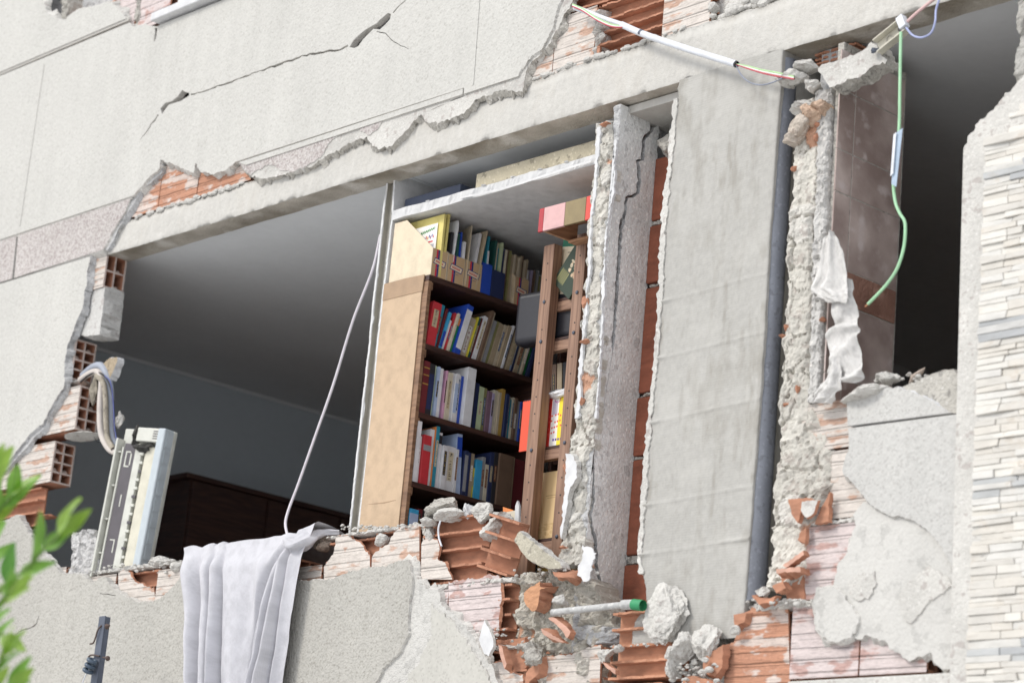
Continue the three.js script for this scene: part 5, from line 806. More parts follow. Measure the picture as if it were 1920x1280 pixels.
{ const b = thing('flyer', 'white flyer with green lettering and a red figure before the yellow folder', 'flyer', [-0.1, TOPY + 0.05, -0.2]); const m = mesh('sheet', new THREE.BoxGeometry(0.15, 0.2, 0.0012), face(flyer), b, true); m.position.set(-0.005, 0.11, 0); }
paperSheet('folder', 'black folder standing behind the yellow folders', 'folder', -0.262, 0.012, -0.24, -0.002, 0.225, cover('black'));
paperSheet('paper_sheet', 'curled white sheet beside the black folder', 'paper', -0.278, 0.003, -0.26, 0.0, 0.285, cover('white'), { lean: 0.03, crop: 0.012 });
paperSheet('folder', 'dark green folder in the second magazine file', 'folder', -0.3, 0.014, -0.24, -0.004, 0.23, cover('dark green'));
paperSheet('folder', 'blue folder in the second magazine file', 'folder', -0.318, 0.008, -0.24, -0.002, 0.24, cover('blue'));
paperSheet('paper_sheet', 'narrow white card in the second magazine file', 'paper', -0.335, 0.014, -0.2, 0.001, 0.2, cover('white'));
paperSheet('folder', 'large beige folder fanned open in the third magazine file', 'folder', -0.362, 0.004, -0.27, 0.006, 0.285, paint(0.5, 0.42, 0.3), { lean: 0.02, twist: -0.28 });
paperSheet('paper_sheet', 'sheaf of white sheets inside the beige folder', 'paper', -0.402, 0.014, -0.24, -0.006, 0.27, cover('white'), { lean: 0.1 });
paperSheet('folder', 'back cover of the large beige folder', 'folder', -0.424, 0.006, -0.26, 0.004, 0.29, paint(0.5, 0.41, 0.28), { lean: 0.14 });
paperSheet('folder', 'teal folder standing in the bright blue file', 'folder', -0.475, 0.01, -0.24, -0.01, 0.272, cover('teal'), { lean: 0.05 });
paperSheet('paper_sheet', 'white card standing in the bright blue file', 'paper', -0.49, 0.004, -0.22, -0.002, 0.2, cover('white'));
['dark green', 'cream', 'teal', 'pale green', 'navy', 'cream', 'brown', 'olive', 'tan', 'beige', 'tan', 'beige', 'tan', 'brown', 'beige', 'tan', 'white', 'tan', 'lilac', 'brown', 'tan', 'grey', 'olive'].forEach((c, i) => paperSheet(i % 3 ? 'booklet' : 'folder', `${c} ${i % 3 ? 'booklet' : 'folder'} on top of the bookcase, ${ORD[i + 1]} past the blue file`, i % 3 ? 'booklet' : 'folder', -0.528 - i * 0.0142, 0.011, -0.23, -0.012 - 0.02 * bookR() + (i > 15 ? -0.02 : 0), 0.225 + 0.03 * bookR() - (i > 15 ? 0.04 : 0), cover(c), { lean: 0.03, y: TOPY + (i < 6 ? 0.02 : 0.001) }));

// ---------------------------------------------------------------- second, darker bookcase across the back
const back = thing('bookcase', 'dark bookcase across the back of the book room behind the rack', 'bookcase', [0.5, FLOOR, -1.2]);
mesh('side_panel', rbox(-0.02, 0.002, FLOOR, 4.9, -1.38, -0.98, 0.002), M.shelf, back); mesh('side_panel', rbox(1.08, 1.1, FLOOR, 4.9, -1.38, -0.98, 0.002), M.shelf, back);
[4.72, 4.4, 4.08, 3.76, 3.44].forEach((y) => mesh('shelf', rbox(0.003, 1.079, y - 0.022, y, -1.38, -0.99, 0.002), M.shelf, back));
[[0.02, 4.08, 0.045, 0.25, 'maroon'], [0.067, 4.08, 0.04, 0.25, 'red'], [0.11, 4.08, 0.03, 0.22, 'brown'], [0.145, 4.4, 0.05, 0.24, 'black'], [0.2, 4.4, 0.03, 0.22, 'tan'], [0.235, 4.4, 0.03, 0.2, 'cream'], [0.27, 4.08, 0.04, 0.22, 'navy'], [0.02, 4.4, 0.05, 0.24, 'maroon'], [0.02, 3.76, 0.06, 0.26, 'brown'], [0.09, 3.76, 0.05, 0.24, 'maroon']].forEach(([x, y, t, h, c], i) => { const b = book([x + t, y + 0.0005, -1.02], t, h, 0.2, c, { label: `${c} book in the shadow of the back bookcase, ${ORD[i + 1]} in all`, group: 'books on the back bookcase' }); b.rotation.y = -Math.PI / 2; b.position.x = x; });

// ---------------------------------------------------------------- wooden rack with bolted uprights
const ZR = -0.4;
const rack = thing('wooden_rack', 'reddish brown wooden rack with two bolted uprights', 'rack', [0.6, FLOOR, ZR]);
const rungs = [[1066, 560], [1056, 636], [1036, 842], [1016, 1018]].map(([x, y]) => at(x, y, ZR).y);
const upx = [[0.468, 0.535], [0.672, 0.736]], topU = [at(1032, 458, ZR).y, at(1090, 438, ZR).y];
{
  const wood = (g) => { const p = g.attributes.position, uv = g.attributes.uv; for (let i = 0; i < p.count; i++) uv.setXY(i, p.getY(i), p.getX(i) + p.getZ(i)); return g; };
  upx.forEach(([a, b], k) => { mesh('upright', wood(rbox(a, b, FLOOR, topU[k], ZR - 0.05, ZR, 0.003)), M.walnut, rack); });
  rungs.forEach((y) => { mesh('crosspiece', rbox(upx[0][1] - 0.05, upx[1][0] + 0.05, y - 0.025, y + 0.02, ZR - 0.085, ZR - 0.0505, 0.003), M.walnut, rack); mesh('shelf_board', rbox(0.44, 0.76, y + 0.0202, y + 0.034, ZR - 0.4, ZR - 0.052, 0.002), M.shelf, rack); });
  for (let k = 0; k < 2; k++) {
    const cx = (upx[k][0] + upx[k][1]) / 2; rungs.forEach((y) => mesh('bolt', new THREE.SphereGeometry(0.0085, 12, 8).scale(1, 1, 0.6).translate(cx, y + (k ? 0.02 : 0.01), ZR + 0.002), M.steel, rack));
    for (let y = 3.5; y < topU[k] - 0.03; y += 0.075) if (!rungs.some((q) => Math.abs(q - y) < 0.05)) mesh('peg_hole', new THREE.CylinderGeometry(0.0035, 0.0035, 0.002, 10).rotateX(Math.PI / 2).translate(cx, y, ZR + 0.0002), M.black, rack);
  }
}
// what stands on the rack
{
  const y = rungs[1] + 0.036, b = thing('leather_bag', 'black leather bag propped on the wooden rack', 'bag', [0.55, y, ZR - 0.15]);
  mesh('bag_body', new RoundedBoxGeometry(0.36, 0.24, 0.09, 4, 0.03).rotateY(0.1).translate(at(1034, 590, -0.5).x, y + 0.12, -0.5), std({ color: rgb(0.022, 0.022, 0.028), roughness: 0.38, map: T.worn }), b);
}
{
  const mag = print(512, 400, (g, w, h) => { g.fillStyle = '#e0563c'; g.fillRect(0, 0, w, h); g.fillStyle = '#d8362c'; g.fillRect(200, 0, 110, h); g.fillStyle = '#f0ece6'; g.fillRect(300, 0, 70, h); g.fillStyle = '#f0d838'; g.fillRect(370, 0, 142, h); g.strokeStyle = '#c0307c'; g.lineWidth = 5; g.beginPath(); g.arc(352, 30, 28, 0, 7); g.stroke(); g.fillStyle = '#e0564c'; for (let i = 0; i < 22; i++) { g.beginPath(); g.arc(250 + (i % 6) * 28 + (i * 7) % 11, 150 + Math.floor(i / 6) * 46 + (i * 13) % 17, 8, 0, 7); g.fill(); } g.strokeStyle = '#6c4a9c'; g.lineWidth = 4; for (let i = 0; i < 5; i++) { g.beginPath(); g.moveTo(312 + i * 10, 40); g.lineTo(312 + i * 10, 150); g.stroke(); } g.strokeStyle = '#444'; g.beginPath(); g.arc(380, 240, 90, -0.8, 0.6); g.stroke(); g.strokeStyle = '#d0782c'; g.beginPath(); g.arc(430, 120, 22, 0, 5); g.stroke(); g.fillStyle = '#5a3c9c'; for (let i = 0; i < 4; i++) g.fillRect(330 + i * 24, 340, 16, 18); });
  const y = rungs[2] + 0.035, b = thing('calendar', 'orange and yellow spiral calendar standing on the wooden rack', 'calendar', [at(1022, 800, -0.47).x, y, -0.47]);
  const m = mesh('cover', new THREE.BoxGeometry(0.32, 0.225, 0.006), face(mag), b, true); m.position.set(0.01, 0.113, 0);
  for (let i = 0; i < 24; i++) { const s = mesh('spiral_ring', new THREE.TorusGeometry(0.005, 0.001, 5, 10).rotateY(Math.PI / 2), M.steel, b, true); s.position.set(-0.14 + i * 0.0125, 0.226, 0); }
  const p = thing('paper_roll', 'crumpled white paper above the calendar', 'paper', [0.6, y + 0.23, ZR - 0.13]); mesh('sheet', chunkGeo(140, 0.13, 0.03, 0.05, { detail: 5, rough: 0.3 }).translate(at(1040, 722, -0.47).x, y + 0.236, -0.48), cover('white'), p);
}
for (let i = 0; i < 5; i++) { const b = book([at(1040, 690, -0.6).x + i * 0.036, rungs[2] + 0.26, -0.6], 0.03, 0.19, 0.15, ['brown', 'tan', 'black', 'beige', 'brown'][i], { label: `${['dark brown', 'tan', 'black', 'beige', 'reddish brown'][i]} book between the rack uprights below the bag`, group: 'books on the wooden rack' }); b.rotation.set(0, -Math.PI / 2, -0.1); }
{
  const y = rungs[3] + 0.035, env = print(256, 340, (g, w, h) => { g.fillStyle = '#d6b888'; g.fillRect(0, 0, w, h); g.fillStyle = '#b89462'; for (let i = 0; i < 70; i++) { g.globalAlpha = 0.35; g.beginPath(); g.ellipse(hash(i, 5, 2) * w, h * (0.78 + 0.22 * hash(i, 6, 2)), 4 + 14 * hash(i, 7, 2), 3 + 6 * hash(i, 8, 2), 0, 0, 7); g.fill(); } g.globalAlpha = 0.5; g.fillStyle = '#8c7048'; g.fillRect(100, 120, 90, 4); g.fillRect(110, 132, 60, 3); });
  const b = thing('envelope', 'large buff envelope leaning behind the lowest rack crosspiece', 'envelope', [at(1022, 960, -0.47).x, y, -0.47]); b.rotation.x = -0.08;
  const m = mesh('sheet', new THREE.BoxGeometry(0.24, 0.3, 0.005), face(env), b, true); m.position.set(0.01, 0.15, 0);
  const o = thing('orange_box', 'orange box low in the wooden rack', 'box', [0.6, 3.36, ZR - 0.15]); mesh('carton', rbox(0.5, 0.7, 3.36, 3.47, ZR - 0.3, ZR - 0.09), cover('ochre'), o);
}
// painted box shelf on the cross wall and the two books below it
{
  const y0 = at(1010, 435, -0.16).y, x0 = 0.685, b = thing('box_shelf', 'small wooden box shelf painted in red, pink and olive squares', 'shelf', [0.95, y0, -0.3]);
  const h = 0.105, z = -0.16, D = 0.22; mesh('carcass', merge([box(x0, 1.158, y0 + h - 0.012, y0 + h, z - D, z - 0.0125), box(x0, x0 + 0.012, y0 + 0.012, y0 + h - 0.0125, z - D, z - 0.0125), box(x0 + 0.0125, 1.158, y0, y0 + 0.0118, z - D, z - D + 0.05)]), std({ map: T.shelfEdge, color: rgb(2.2, 2.2, 2.2) }), b);
  [['maroon', 0.03, 0.42, 0.04, 0.05], ['pink', 0.13, 0.62, 0.38, 0.37], ['olive', 0.125, 0.26, 0.2, 0.1], ['red', 0.16, 0.66, 0.08, 0.06]].reduce((x, [n, w, r, g, bl]) => { mesh('painted_square', rbox(x + 0.0008, x + w - 0.0008, y0, y0 + h, z - 0.012, z, 0.002), paint(r, g, bl), b); return x + w; }, x0);
  const g1 = print(200, 300, (g, w, hh) => { g.fillStyle = '#e4d6ba'; g.fillRect(0, 0, w, hh); g.fillStyle = '#1f6a50'; g.fillRect(0, 0, w, 52); g.fillStyle = '#d8c04c'; g.fillRect(110, 44, 70, 10); g.fillStyle = '#4a4038'; for (let i = 0; i < 5; i++) g.fillRect(70 + i * 22, 178, 14, 14); for (let i = 0; i < 6; i++) g.fillRect(60 + i * 20, 206, 12, 12); g.fillStyle = '#a89c88'; g.fillRect(50, 80, 100, 7); });
  const c = thing('book', 'cream book with a green head band below the painted box shelf', 'book', [at(1066, 500, -0.46).x - 0.02, rungs[0] + 0.035, -0.46]); c.rotation.z = -0.12; mesh('cover', new THREE.BoxGeometry(0.165, 0.26, 0.014), face(g1), c, true).position.set(0.02, 0.15, -0.01);
  const g2 = print(200, 300, (g, w, hh) => { g.fillStyle = '#2a3a2c'; g.fillRect(0, 0, w, hh); for (let i = 0; i < 46; i++) { g.fillStyle = i % 3 ? '#c8a888' : '#e0ccb0'; g.globalAlpha = 0.8; g.beginPath(); g.ellipse(60 + 110 * hash(i, 9, 3), 40 + 150 * hash(i, 10, 3), 6 + 12 * hash(i, 11, 3), 5 + 8 * hash(i, 12, 3), i, 0, 7); g.fill(); } g.globalAlpha = 1; g.fillStyle = '#b8b070'; for (let i = 0; i < 5; i++) g.fillRect(20 + i * 16, 190, 5, 80); });
  const e = thing('book', 'dark green flowered book leaning askew against the rack upright', 'book', [at(1062, 530, -0.44).x - 0.03, rungs[0] + 0.035, -0.435]); e.rotation.z = -0.72; mesh('cover', new THREE.BoxGeometry(0.15, 0.22, 0.014), face(g2), e, true).position.set(-0.01, 0.135, 0);
}
// dark cupboard in the left room
{
  const x = -3.7, y = atX(470, 916, x).y, b = thing('cupboard', 'dark brown cupboard along the side wall of the left room', 'cupboard', [-3.95, FLOOR, -2.8]);
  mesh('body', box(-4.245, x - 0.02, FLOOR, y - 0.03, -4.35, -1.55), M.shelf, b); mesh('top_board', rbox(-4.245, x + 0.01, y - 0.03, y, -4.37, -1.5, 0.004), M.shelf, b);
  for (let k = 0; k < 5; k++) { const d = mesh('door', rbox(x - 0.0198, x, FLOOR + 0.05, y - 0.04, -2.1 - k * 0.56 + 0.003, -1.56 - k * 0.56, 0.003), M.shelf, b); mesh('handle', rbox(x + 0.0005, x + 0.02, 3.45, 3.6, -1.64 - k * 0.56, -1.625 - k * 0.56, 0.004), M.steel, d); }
}
// ---------------------------------------------------------------- cloths
function sheetGeo(nu, nv, fn) { const pos = [], idx = [], uv = []; for (let j = 0; j <= nv; j++) for (let i = 0; i <= nu; i++) { const p = fn(i / nu, j / nv); pos.push(p.x, p.y, p.z); uv.push(i / nu * 0.9, j / nv * 1.6); if (i < nu && j < nv) { const a = j * (nu + 1) + i; idx.push(a, a + nu + 1, a + 1, a + 1, a + nu + 1, a + nu + 2); } } const g = new THREE.BufferGeometry(); g.setAttribute('position', new THREE.Float32BufferAttribute(pos, 3)); g.setAttribute('uv', new THREE.Float32BufferAttribute(uv, 2)); g.setIndex(idx); g.computeVertexNormals(); return g; }
{
  const t = thing('curtain', 'pale lilac white curtain hanging out over the parapet', 'curtain', [-0.9, 3.55, 0.05]);
  const xl0 = at(343, 1050, 0).x, xr0 = at(592, 1010, 0).x, xl1 = at(372, 1282, 0.06).x, xr1 = at(527, 1282, 0.06).x, yt = SILL + 0.03;
  // folds as sharp ridges and wide valleys, each running down the cloth
  const ridge = [[0.05, 0.06, 0.8], [0.215, 0.06, 0.75], [0.305, 0.035, 0.7], [0.48, 0.12, 0.45], [0.7, 0.05, 0.6], [0.79, 0.035, 0.8], [0.88, 0.05, 0.9]];
  const crease = [[0.13, 0.03, 0.7], [0.265, 0.016, 0.9], [0.335, 0.012, 0.5], [0.64, 0.02, 0.7], [0.735, 0.03, 0.5], [0.83, 0.014, 0.9], [0.9, 0.012, 0.7]];
  const fold = (u, v) => { let h = 0; for (const [c, w, a] of ridge) { const cc = c + 0.03 * Math.sin(v * 2.5 + c * 9) * v, d = (u - cc) / w; h += a * Math.exp(-d * d); } for (const [c, w, a] of crease) { const pull = c > 0.55 ? (c > 0.7 ? 0.5 : 0.75) * Math.max(0, 1 - v * 2.2) ** 2 : 0, cc = mix(c, 0.93, pull) + 0.012 * Math.sin(v * 6 + c * 20), d = (u - cc) / w; h -= a * Math.exp(-d * d); } return h; };
  mesh('cloth', sheetGeo(260, 170, (u, v) => {
    const topV = 0.16, down = Math.max(0, v - topV) / (1 - topV), y1 = 2.2;
    const sq = 0.5 - 0.5 * Math.cos(Math.min(1, down * 2.2) * Math.PI), k = mix(0.9, 1, sq);
    let x = mix(mix(xl0, xl1, Math.min(1, down * 1.9) ** 0.8), mix(xr0, xr1, Math.min(1, down * 1.9) ** 0.55), u), amp = mix(0.03, 0.13, Math.min(1, down * 1.9));
    const f = fold(u, down);
    let y, z;
    if (v < topV) { const a = v / topV; y = yt - 0.025 + 0.03 * Math.sin(a * Math.PI * 0.5) - 0.012 * u + 0.012 * f * a; z = mix(-0.3, 0.0, a); } else { const r = Math.min(1, down * 9); y = mix(yt + 0.005 - 0.012 * u + 0.012 * f, y1, down); z = 0.012 + 0.04 * sm(r) + amp * f * sm(r); }
    if (v < topV) y -= 0.06 * (1 - v / topV) ** 2;
    // gathered towards the knot at its upper right end
    const knot = Math.max(0, u - 0.7) / 0.3; y += 0.05 * knot * knot * Math.max(0, 1 - down * 5); 
    x += 0.02 * noise(u * 6, down * 3, 2) * down; z += 0.02 * fbm(u * 5 + down * 3, down * 5, 4, 4) * Math.min(1, down * 3);
    return V(x, y, z);
  }), M.cloth, t);
  const kx = at(548, 1020, 0.03), pts = [at(536, 1016, 0.05), at(552, 1024, 0.05), at(575, 1014, 0.02), at(592, 1004, -0.02), at(612, 998, -0.06), at(636, 998, -0.1)];
  mesh('knotted_corner', boxUV((() => { const g = new THREE.TubeGeometry(new THREE.CatmullRomCurve3(pts), 60, 0.022, 20, false), p = g.attributes.position; const c = new THREE.CatmullRomCurve3(pts); for (let i = 0; i < p.count; i++) { const ring = Math.floor(i / 21), a = (i % 21) / 20 * 6.283, q = c.getPointAt(Math.min(1, ring / 60)), s = (0.55 + 1.0 * Math.sin(Math.min(1, ring / 60 * 1.15 + 0.12) * Math.PI)) * (1 + 0.22 * Math.sin(a * 3 + ring * 0.12) + 0.14 * Math.sin(a * 5 - ring * 0.2)); const v = V(p.getX(i), p.getY(i), p.getZ(i)).sub(q).multiplyScalar(s).add(q); p.setXYZ(i, v.x, v.y, v.z); } g.computeVertexNormals(); return g; })()), M.cloth, t);
}
{
  const t = thing('rag', 'off white rag hanging down the tiled wall onto the window sill', 'cloth', [2.5, 3.8, -0.05]);
  // outline of the hanging cloth, row by row: left and right edge
  const hang = (rows, z0, pleat, skew, nu, nv, seed) => sheetGeo(nu, nv, (u, v) => {
    const k = v * (rows.length - 1), i = Math.min(rows.length - 2, Math.floor(k)), f = k - i, a = rows[i], b = rows[i + 1];
    const p = at(mix(mix(a[1], b[1], sm(f)), mix(a[2], b[2], sm(f)), u), mix(a[0], b[0], f), 0);
    const ph = u * 7 * (1 - skew) + v * 22 * skew + 2.4 * fbm(u * 1.6, v * 3.5, seed, 3), s = Math.sin(ph * 2);
    return V(p.x - 0.02 + 0.006 * noise(u * 4, v * 6, seed), p.y, z0 + pleat * (Math.abs(s) ** 0.7) * Math.sign(s) + 0.02 * Math.sin(u * Math.PI) + 0.004 * fbm(u * 8, v * 18, seed, 3));
  });
  mesh('cloth', hang([[436, 1571, 1582], [452, 1562, 1588], [480, 1552, 1598], [520, 1545, 1605], [544, 1537, 1607], [558, 1549, 1608], [566, 1562, 1607], [570, 1570, 1606]], 0.02, 0.007, 0.0, 60, 90, 3), M.rag, t);
  mesh('cloth', hang([[520, 1572, 1605], [548, 1570, 1607], [580, 1566, 1612], [604, 1571, 1616], [616, 1559, 1617], [640, 1556, 1616], [664, 1560, 1620], [688, 1568, 1628], [704, 1576, 1626], [716, 1584, 1614]], -0.006, 0.009, 0.6, 60, 150, 5), M.rag, t);
  mesh('cloth', hang([[672, 1570, 1592], [700, 1564, 1596], [724, 1552, 1592], [744, 1540, 1582], [757, 1533, 1572]], 0.012, 0.008, 0.1, 40, 70, 7), M.rag, t);
  const w = thing('thin_cord', 'thin pale cord hanging straight behind the rag', 'cord', [2.46, 3.85, -0.1]); mesh('strand', tube([at(1554, 470, -0.06), at(1556, 600, -0.06), at(1559, 700, -0.06)], 0.0025, 10, 6), paint(0.6, 0.7, 0.62), w);
}

// ---------------------------------------------------------------- broken air conditioner at the left
{
  const base = at(214, 1062, -0.06), ac = thing('air_conditioner', 'gutted white air conditioner unit standing on end in the opening', 'air conditioner', [base.x, base.y - 0.06, base.z]);
  const ivory = std({ map: T.worn, color: rgb(0.6, 0.6, 0.54), roughness: 0.5 }), cream = std({ map: T.worn, color: rgb(0.64, 0.61, 0.5), roughness: 0.55 }), grey = std({ map: T.worn, color: rgb(0.1, 0.09, 0.1), roughness: 0.6 }), pale = std({ map: T.worn, color: rgb(0.5, 0.55, 0.58), roughness: 0.6 }), soot = std({ map: T.mortar, color: rgb(0.1, 0.1, 0.1) });
  ac.rotation.set(0.02, 0.3, -0.1); ac.scale.set(1.05, 1, 1);
  const L = 0.76, p = (n, g, m, par = ac) => mesh(n, g, m, par, true);
  p('back_tray', rbox(-0.15, 0.15, 0, L, -0.09, -0.06, 0.006), ivory);
  p('side_rail', rbox(-0.15, -0.138, 0, L - 0.06, -0.06, -0.006, 0.003), ivory); p('inner_rail', rbox(-0.118, -0.108, 0, L - 0.1, -0.06, -0.024, 0.003), ivory);
  for (let k = 0; k < 4; k++) p('rail_bridge', rbox(-0.137, -0.119, 0.12 + k * 0.17, 0.128 + k * 0.17, -0.055, -0.02, 0.001), ivory);
  const strip = p('dark_strip', rbox(-0.107, -0.035, 0, L - 0.08, -0.06, -0.028, 0.003), grey);
  p('mark', merge([box(-0.09, -0.083, L - 0.2, L - 0.12, -0.0278, -0.026), box(-0.083, -0.06, L - 0.127, L - 0.12, -0.0278, -0.026), box(-0.083, -0.06, L - 0.2, L - 0.193, -0.0278, -0.026), box(-0.06, -0.053, L - 0.19, L - 0.13, -0.0278, -0.026)]), ivory, strip);
  p('mark', box(-0.072, -0.066, 0.36, 0.42, -0.0278, -0.026), ivory, strip); p('mark', merge([box(-0.085, -0.055, 0.19, 0.196, -0.0278, -0.026), box(-0.061, -0.055, 0.13, 0.19, -0.0278, -0.026)]), ivory, strip);
  const comb = p('comb_strip', rbox(-0.034, 0.006, 0, L - 0.085, -0.06, -0.022, 0.003), ivory);
  for (let k = 0; k < 15; k++) p('comb_tooth', rbox(0.0, 0.022, 0.02 + k * 0.043, 0.034 + k * 0.043, -0.03, -0.02 + 0.006 * noise(k * 3.1), 0.002), k % 3 ? ivory : grey, comb);
  p('trough', rbox(0.0225, 0.088, 0, L - 0.09, -0.06, -0.026, 0.008), cream); p('trough_lip', rbox(0.0885, 0.102, 0, L - 0.02, -0.06, -0.014, 0.003), ivory);
  for (let k = 0; k < 6; k++) p('lip_clip', rbox(0.083, 0.094, 0.06 + k * 0.11, 0.074 + k * 0.11, -0.0138, -0.009, 0.001), cream);
  const sh = p('side_shell', new RoundedBoxGeometry(0.045, L, 0.085, 3, 0.008).translate(0.1255, L / 2, -0.035), pale);
  for (let k = 0; k < 9; k++) p('louvre', rbox(0.1482, 0.1502, 0.03 + k * 0.08, 0.095 + k * 0.08, -0.06, -0.012, 0.0008), pale, sh);
  const cap = p('end_cap', rbox(-0.03, 0.145, L - 0.07, L, -0.058, -0.004, 0.006), ivory); for (let k = 0; k < 4; k++) p('slot', box(0.07, 0.11, L - 0.055 + k * 0.012, L - 0.05 + k * 0.012, -0.0038, -0.003), grey, cap);
  p('burnt_wiring', chunkGeo(150, 0.06, 0.03, 0.03, { detail: 4, rough: 0.5 }).translate(0.02, L - 0.1, -0.02), soot); p('burnt_wiring', chunkGeo(151, 0.03, 0.05, 0.03, { detail: 4, rough: 0.5 }).translate(-0.05, L - 0.04, -0.02), soot);
}
{
  const b = thing('pipe_bundle', 'torn bundle of insulated pipes arching from the broken bricks to the air conditioner', 'pipes', [-2.3, 4.3, -0.1]);
  const c = (l, z) => l.map(([x, y, dz = 0]) => at(x, y, z + dz));
  const hose = std({ map: T.worn, color: rgb(0.55, 0.5, 0.46), roughness: 0.7 }), foam = std({ map: T.mortar, color: rgb(0.75, 0.7, 0.62) }), blue = std({ map: T.worn, color: rgb(0.33, 0.36, 0.42), roughness: 0.6 });
  mesh('insulated_pipe', tube(c([[150, 712], [168, 700], [182, 697], [190, 712], [188, 745], [187, 780], [190, 815], [205, 842], [222, 850]], -0.06), 0.017, 60, 12), hose, b);
  mesh('insulated_pipe', tube(c([[155, 705], [172, 690], [188, 686], [200, 704], [206, 740], [206, 780], [208, 815], [216, 840]], -0.085), 0.021, 60, 12), blue, b);
  mesh('foam_sleeve', tube(c([[180, 704], [192, 716], [197, 745], [198, 790], [201, 820], [212, 842]], -0.05), 0.014, 50, 10), foam, b);
  mesh('black_wire', tube(c([[150, 716], [164, 704], [178, 698], [192, 702], [204, 720], [211, 750], [213, 790], [215, 815], [222, 832]], -0.05), 0.005, 50, 6), M.black, b);
  mesh('blue_wire', tube(c([[196, 704], [206, 716], [212, 760], [214, 800], [219, 830]], -0.04), 0.003, 40, 6), paint(0.08, 0.1, 0.3), b);
  mesh('torn_foam', chunkGeo(155, 0.03, 0.09, 0.03, { detail: 5, rough: 0.5 }).translate(...c([[178, 735]], -0.07)[0].toArray()), foam, b);
  mesh('torn_foam', chunkGeo(156, 0.03, 0.05, 0.03, { detail: 5, rough: 0.6 }).translate(...c([[223, 790]], -0.1)[0].toArray()), M.mortarPale, b);
  mesh('thin_wire', tube(c([[166, 806], [176, 820], [182, 828], [190, 828]], -0.12), 0.0018, 20, 5), M.black, b);
  const s = thing('plaster_lump', 'brown slab of broken plaster caught on the pipe bundle', 'plaster', at(208, 692, -0.1).toArray());
  mesh('slab', slab([[-0.085, -0.01, 1], [-0.06, 0.03, 1], [0.0, 0.055, 1], [0.07, 0.05, 1], [0.075, 0.02, 1], [0.03, -0.06, 1], [-0.01, -0.035, 1]], 0.02, -0.02, { seed: 77, amp: 0.004, flare: 0.3 }), [std({ map: T.mortar, color: rgb(0.85, 0.72, 0.55), bumpMap: T.mortarBump, bumpScale: 0.01 }), M.drywall], s, true);
}

// ---------------------------------------------------------------- cords and conduits
const cord = (name, label, pts, r, mat, n = 60) => { const b = thing(name, label, name.split('_').pop(), pts[pts.length - 1].toArray()); mesh('strand', tube(pts, r, n, 8), mat, b); return b; };
cord('hanging_cable', 'white cable hanging slack from the partition down to the curtain', [[713, 440], [700, 500], [662, 600], [625, 720], [590, 820], [558, 910], [541, 955], [535, 978], [538, 1000], [546, 1016]].map(([x, y], i) => at(x, y, -0.17 + i * 0.019)), 0.0065, paint(0.62, 0.58, 0.62), 90);
{
  const b = thing('conduit', 'white plastic conduit slanting across the beam with wires coming out of both ends', 'conduit', [1.5, 5.4, 0.03]);
  const P = (l, z = 0.03) => l.map(([x, y]) => at(x, y, z));
  mesh('conduit_tube', tube(P([[1166, 46], [1205, 63], [1290, 92], [1380, 120]]), 0.0138, 30, 16), M.pvcWhite, b);
  const a = at(1201, 61, 0.03), q = at(1205, 62.5, 0.03); mesh('coupling_line', tube([a, q], 0.0144, 2, 16), M.steel, b);
  mesh('split_sleeve', tube(P([[1078, 14], [1100, 22], [1130, 34], [1168, 47]], 0.02), 0.012, 30, 10), M.pvcWhite, b);
  [['red', 0.5, 0.08, 0.1, 2], ['green', 0.4, 0.62, 0.3, -2], ['white', 0.75, 0.74, 0.72, 0]].forEach(([n, r, g, bl, o]) => { mesh(`${n}_wire`, tube(P([[1074, 10 + o], [1092, 18 + o], [1120, 36 + o], [1148, 48 + o], [1168, 50 + o * 0.5]], 0.038), 0.0035, 40, 6), paint(r, g, bl), b); mesh(`${n}_wire`, tube(P([[1380, 120], [1402, 126 + o], [1430, 134 + o * 1.4], [1460, 140 + o * 1.6], [1490, 146 + o]], 0.03), 0.0035, 40, 6), paint(r, g, bl), b); });
  mesh('grey_wire', tube(P([[1380, 121], [1390, 140], [1406, 154], [1428, 159], [1450, 154], [1468, 146]], 0.03), 0.003, 40, 6), paint(0.26, 0.28, 0.34), b);
  mesh('tube_end', tube([at(1377, 119, 0.03), at(1382, 121, 0.03)], 0.013, 2, 14), M.black, b);
}
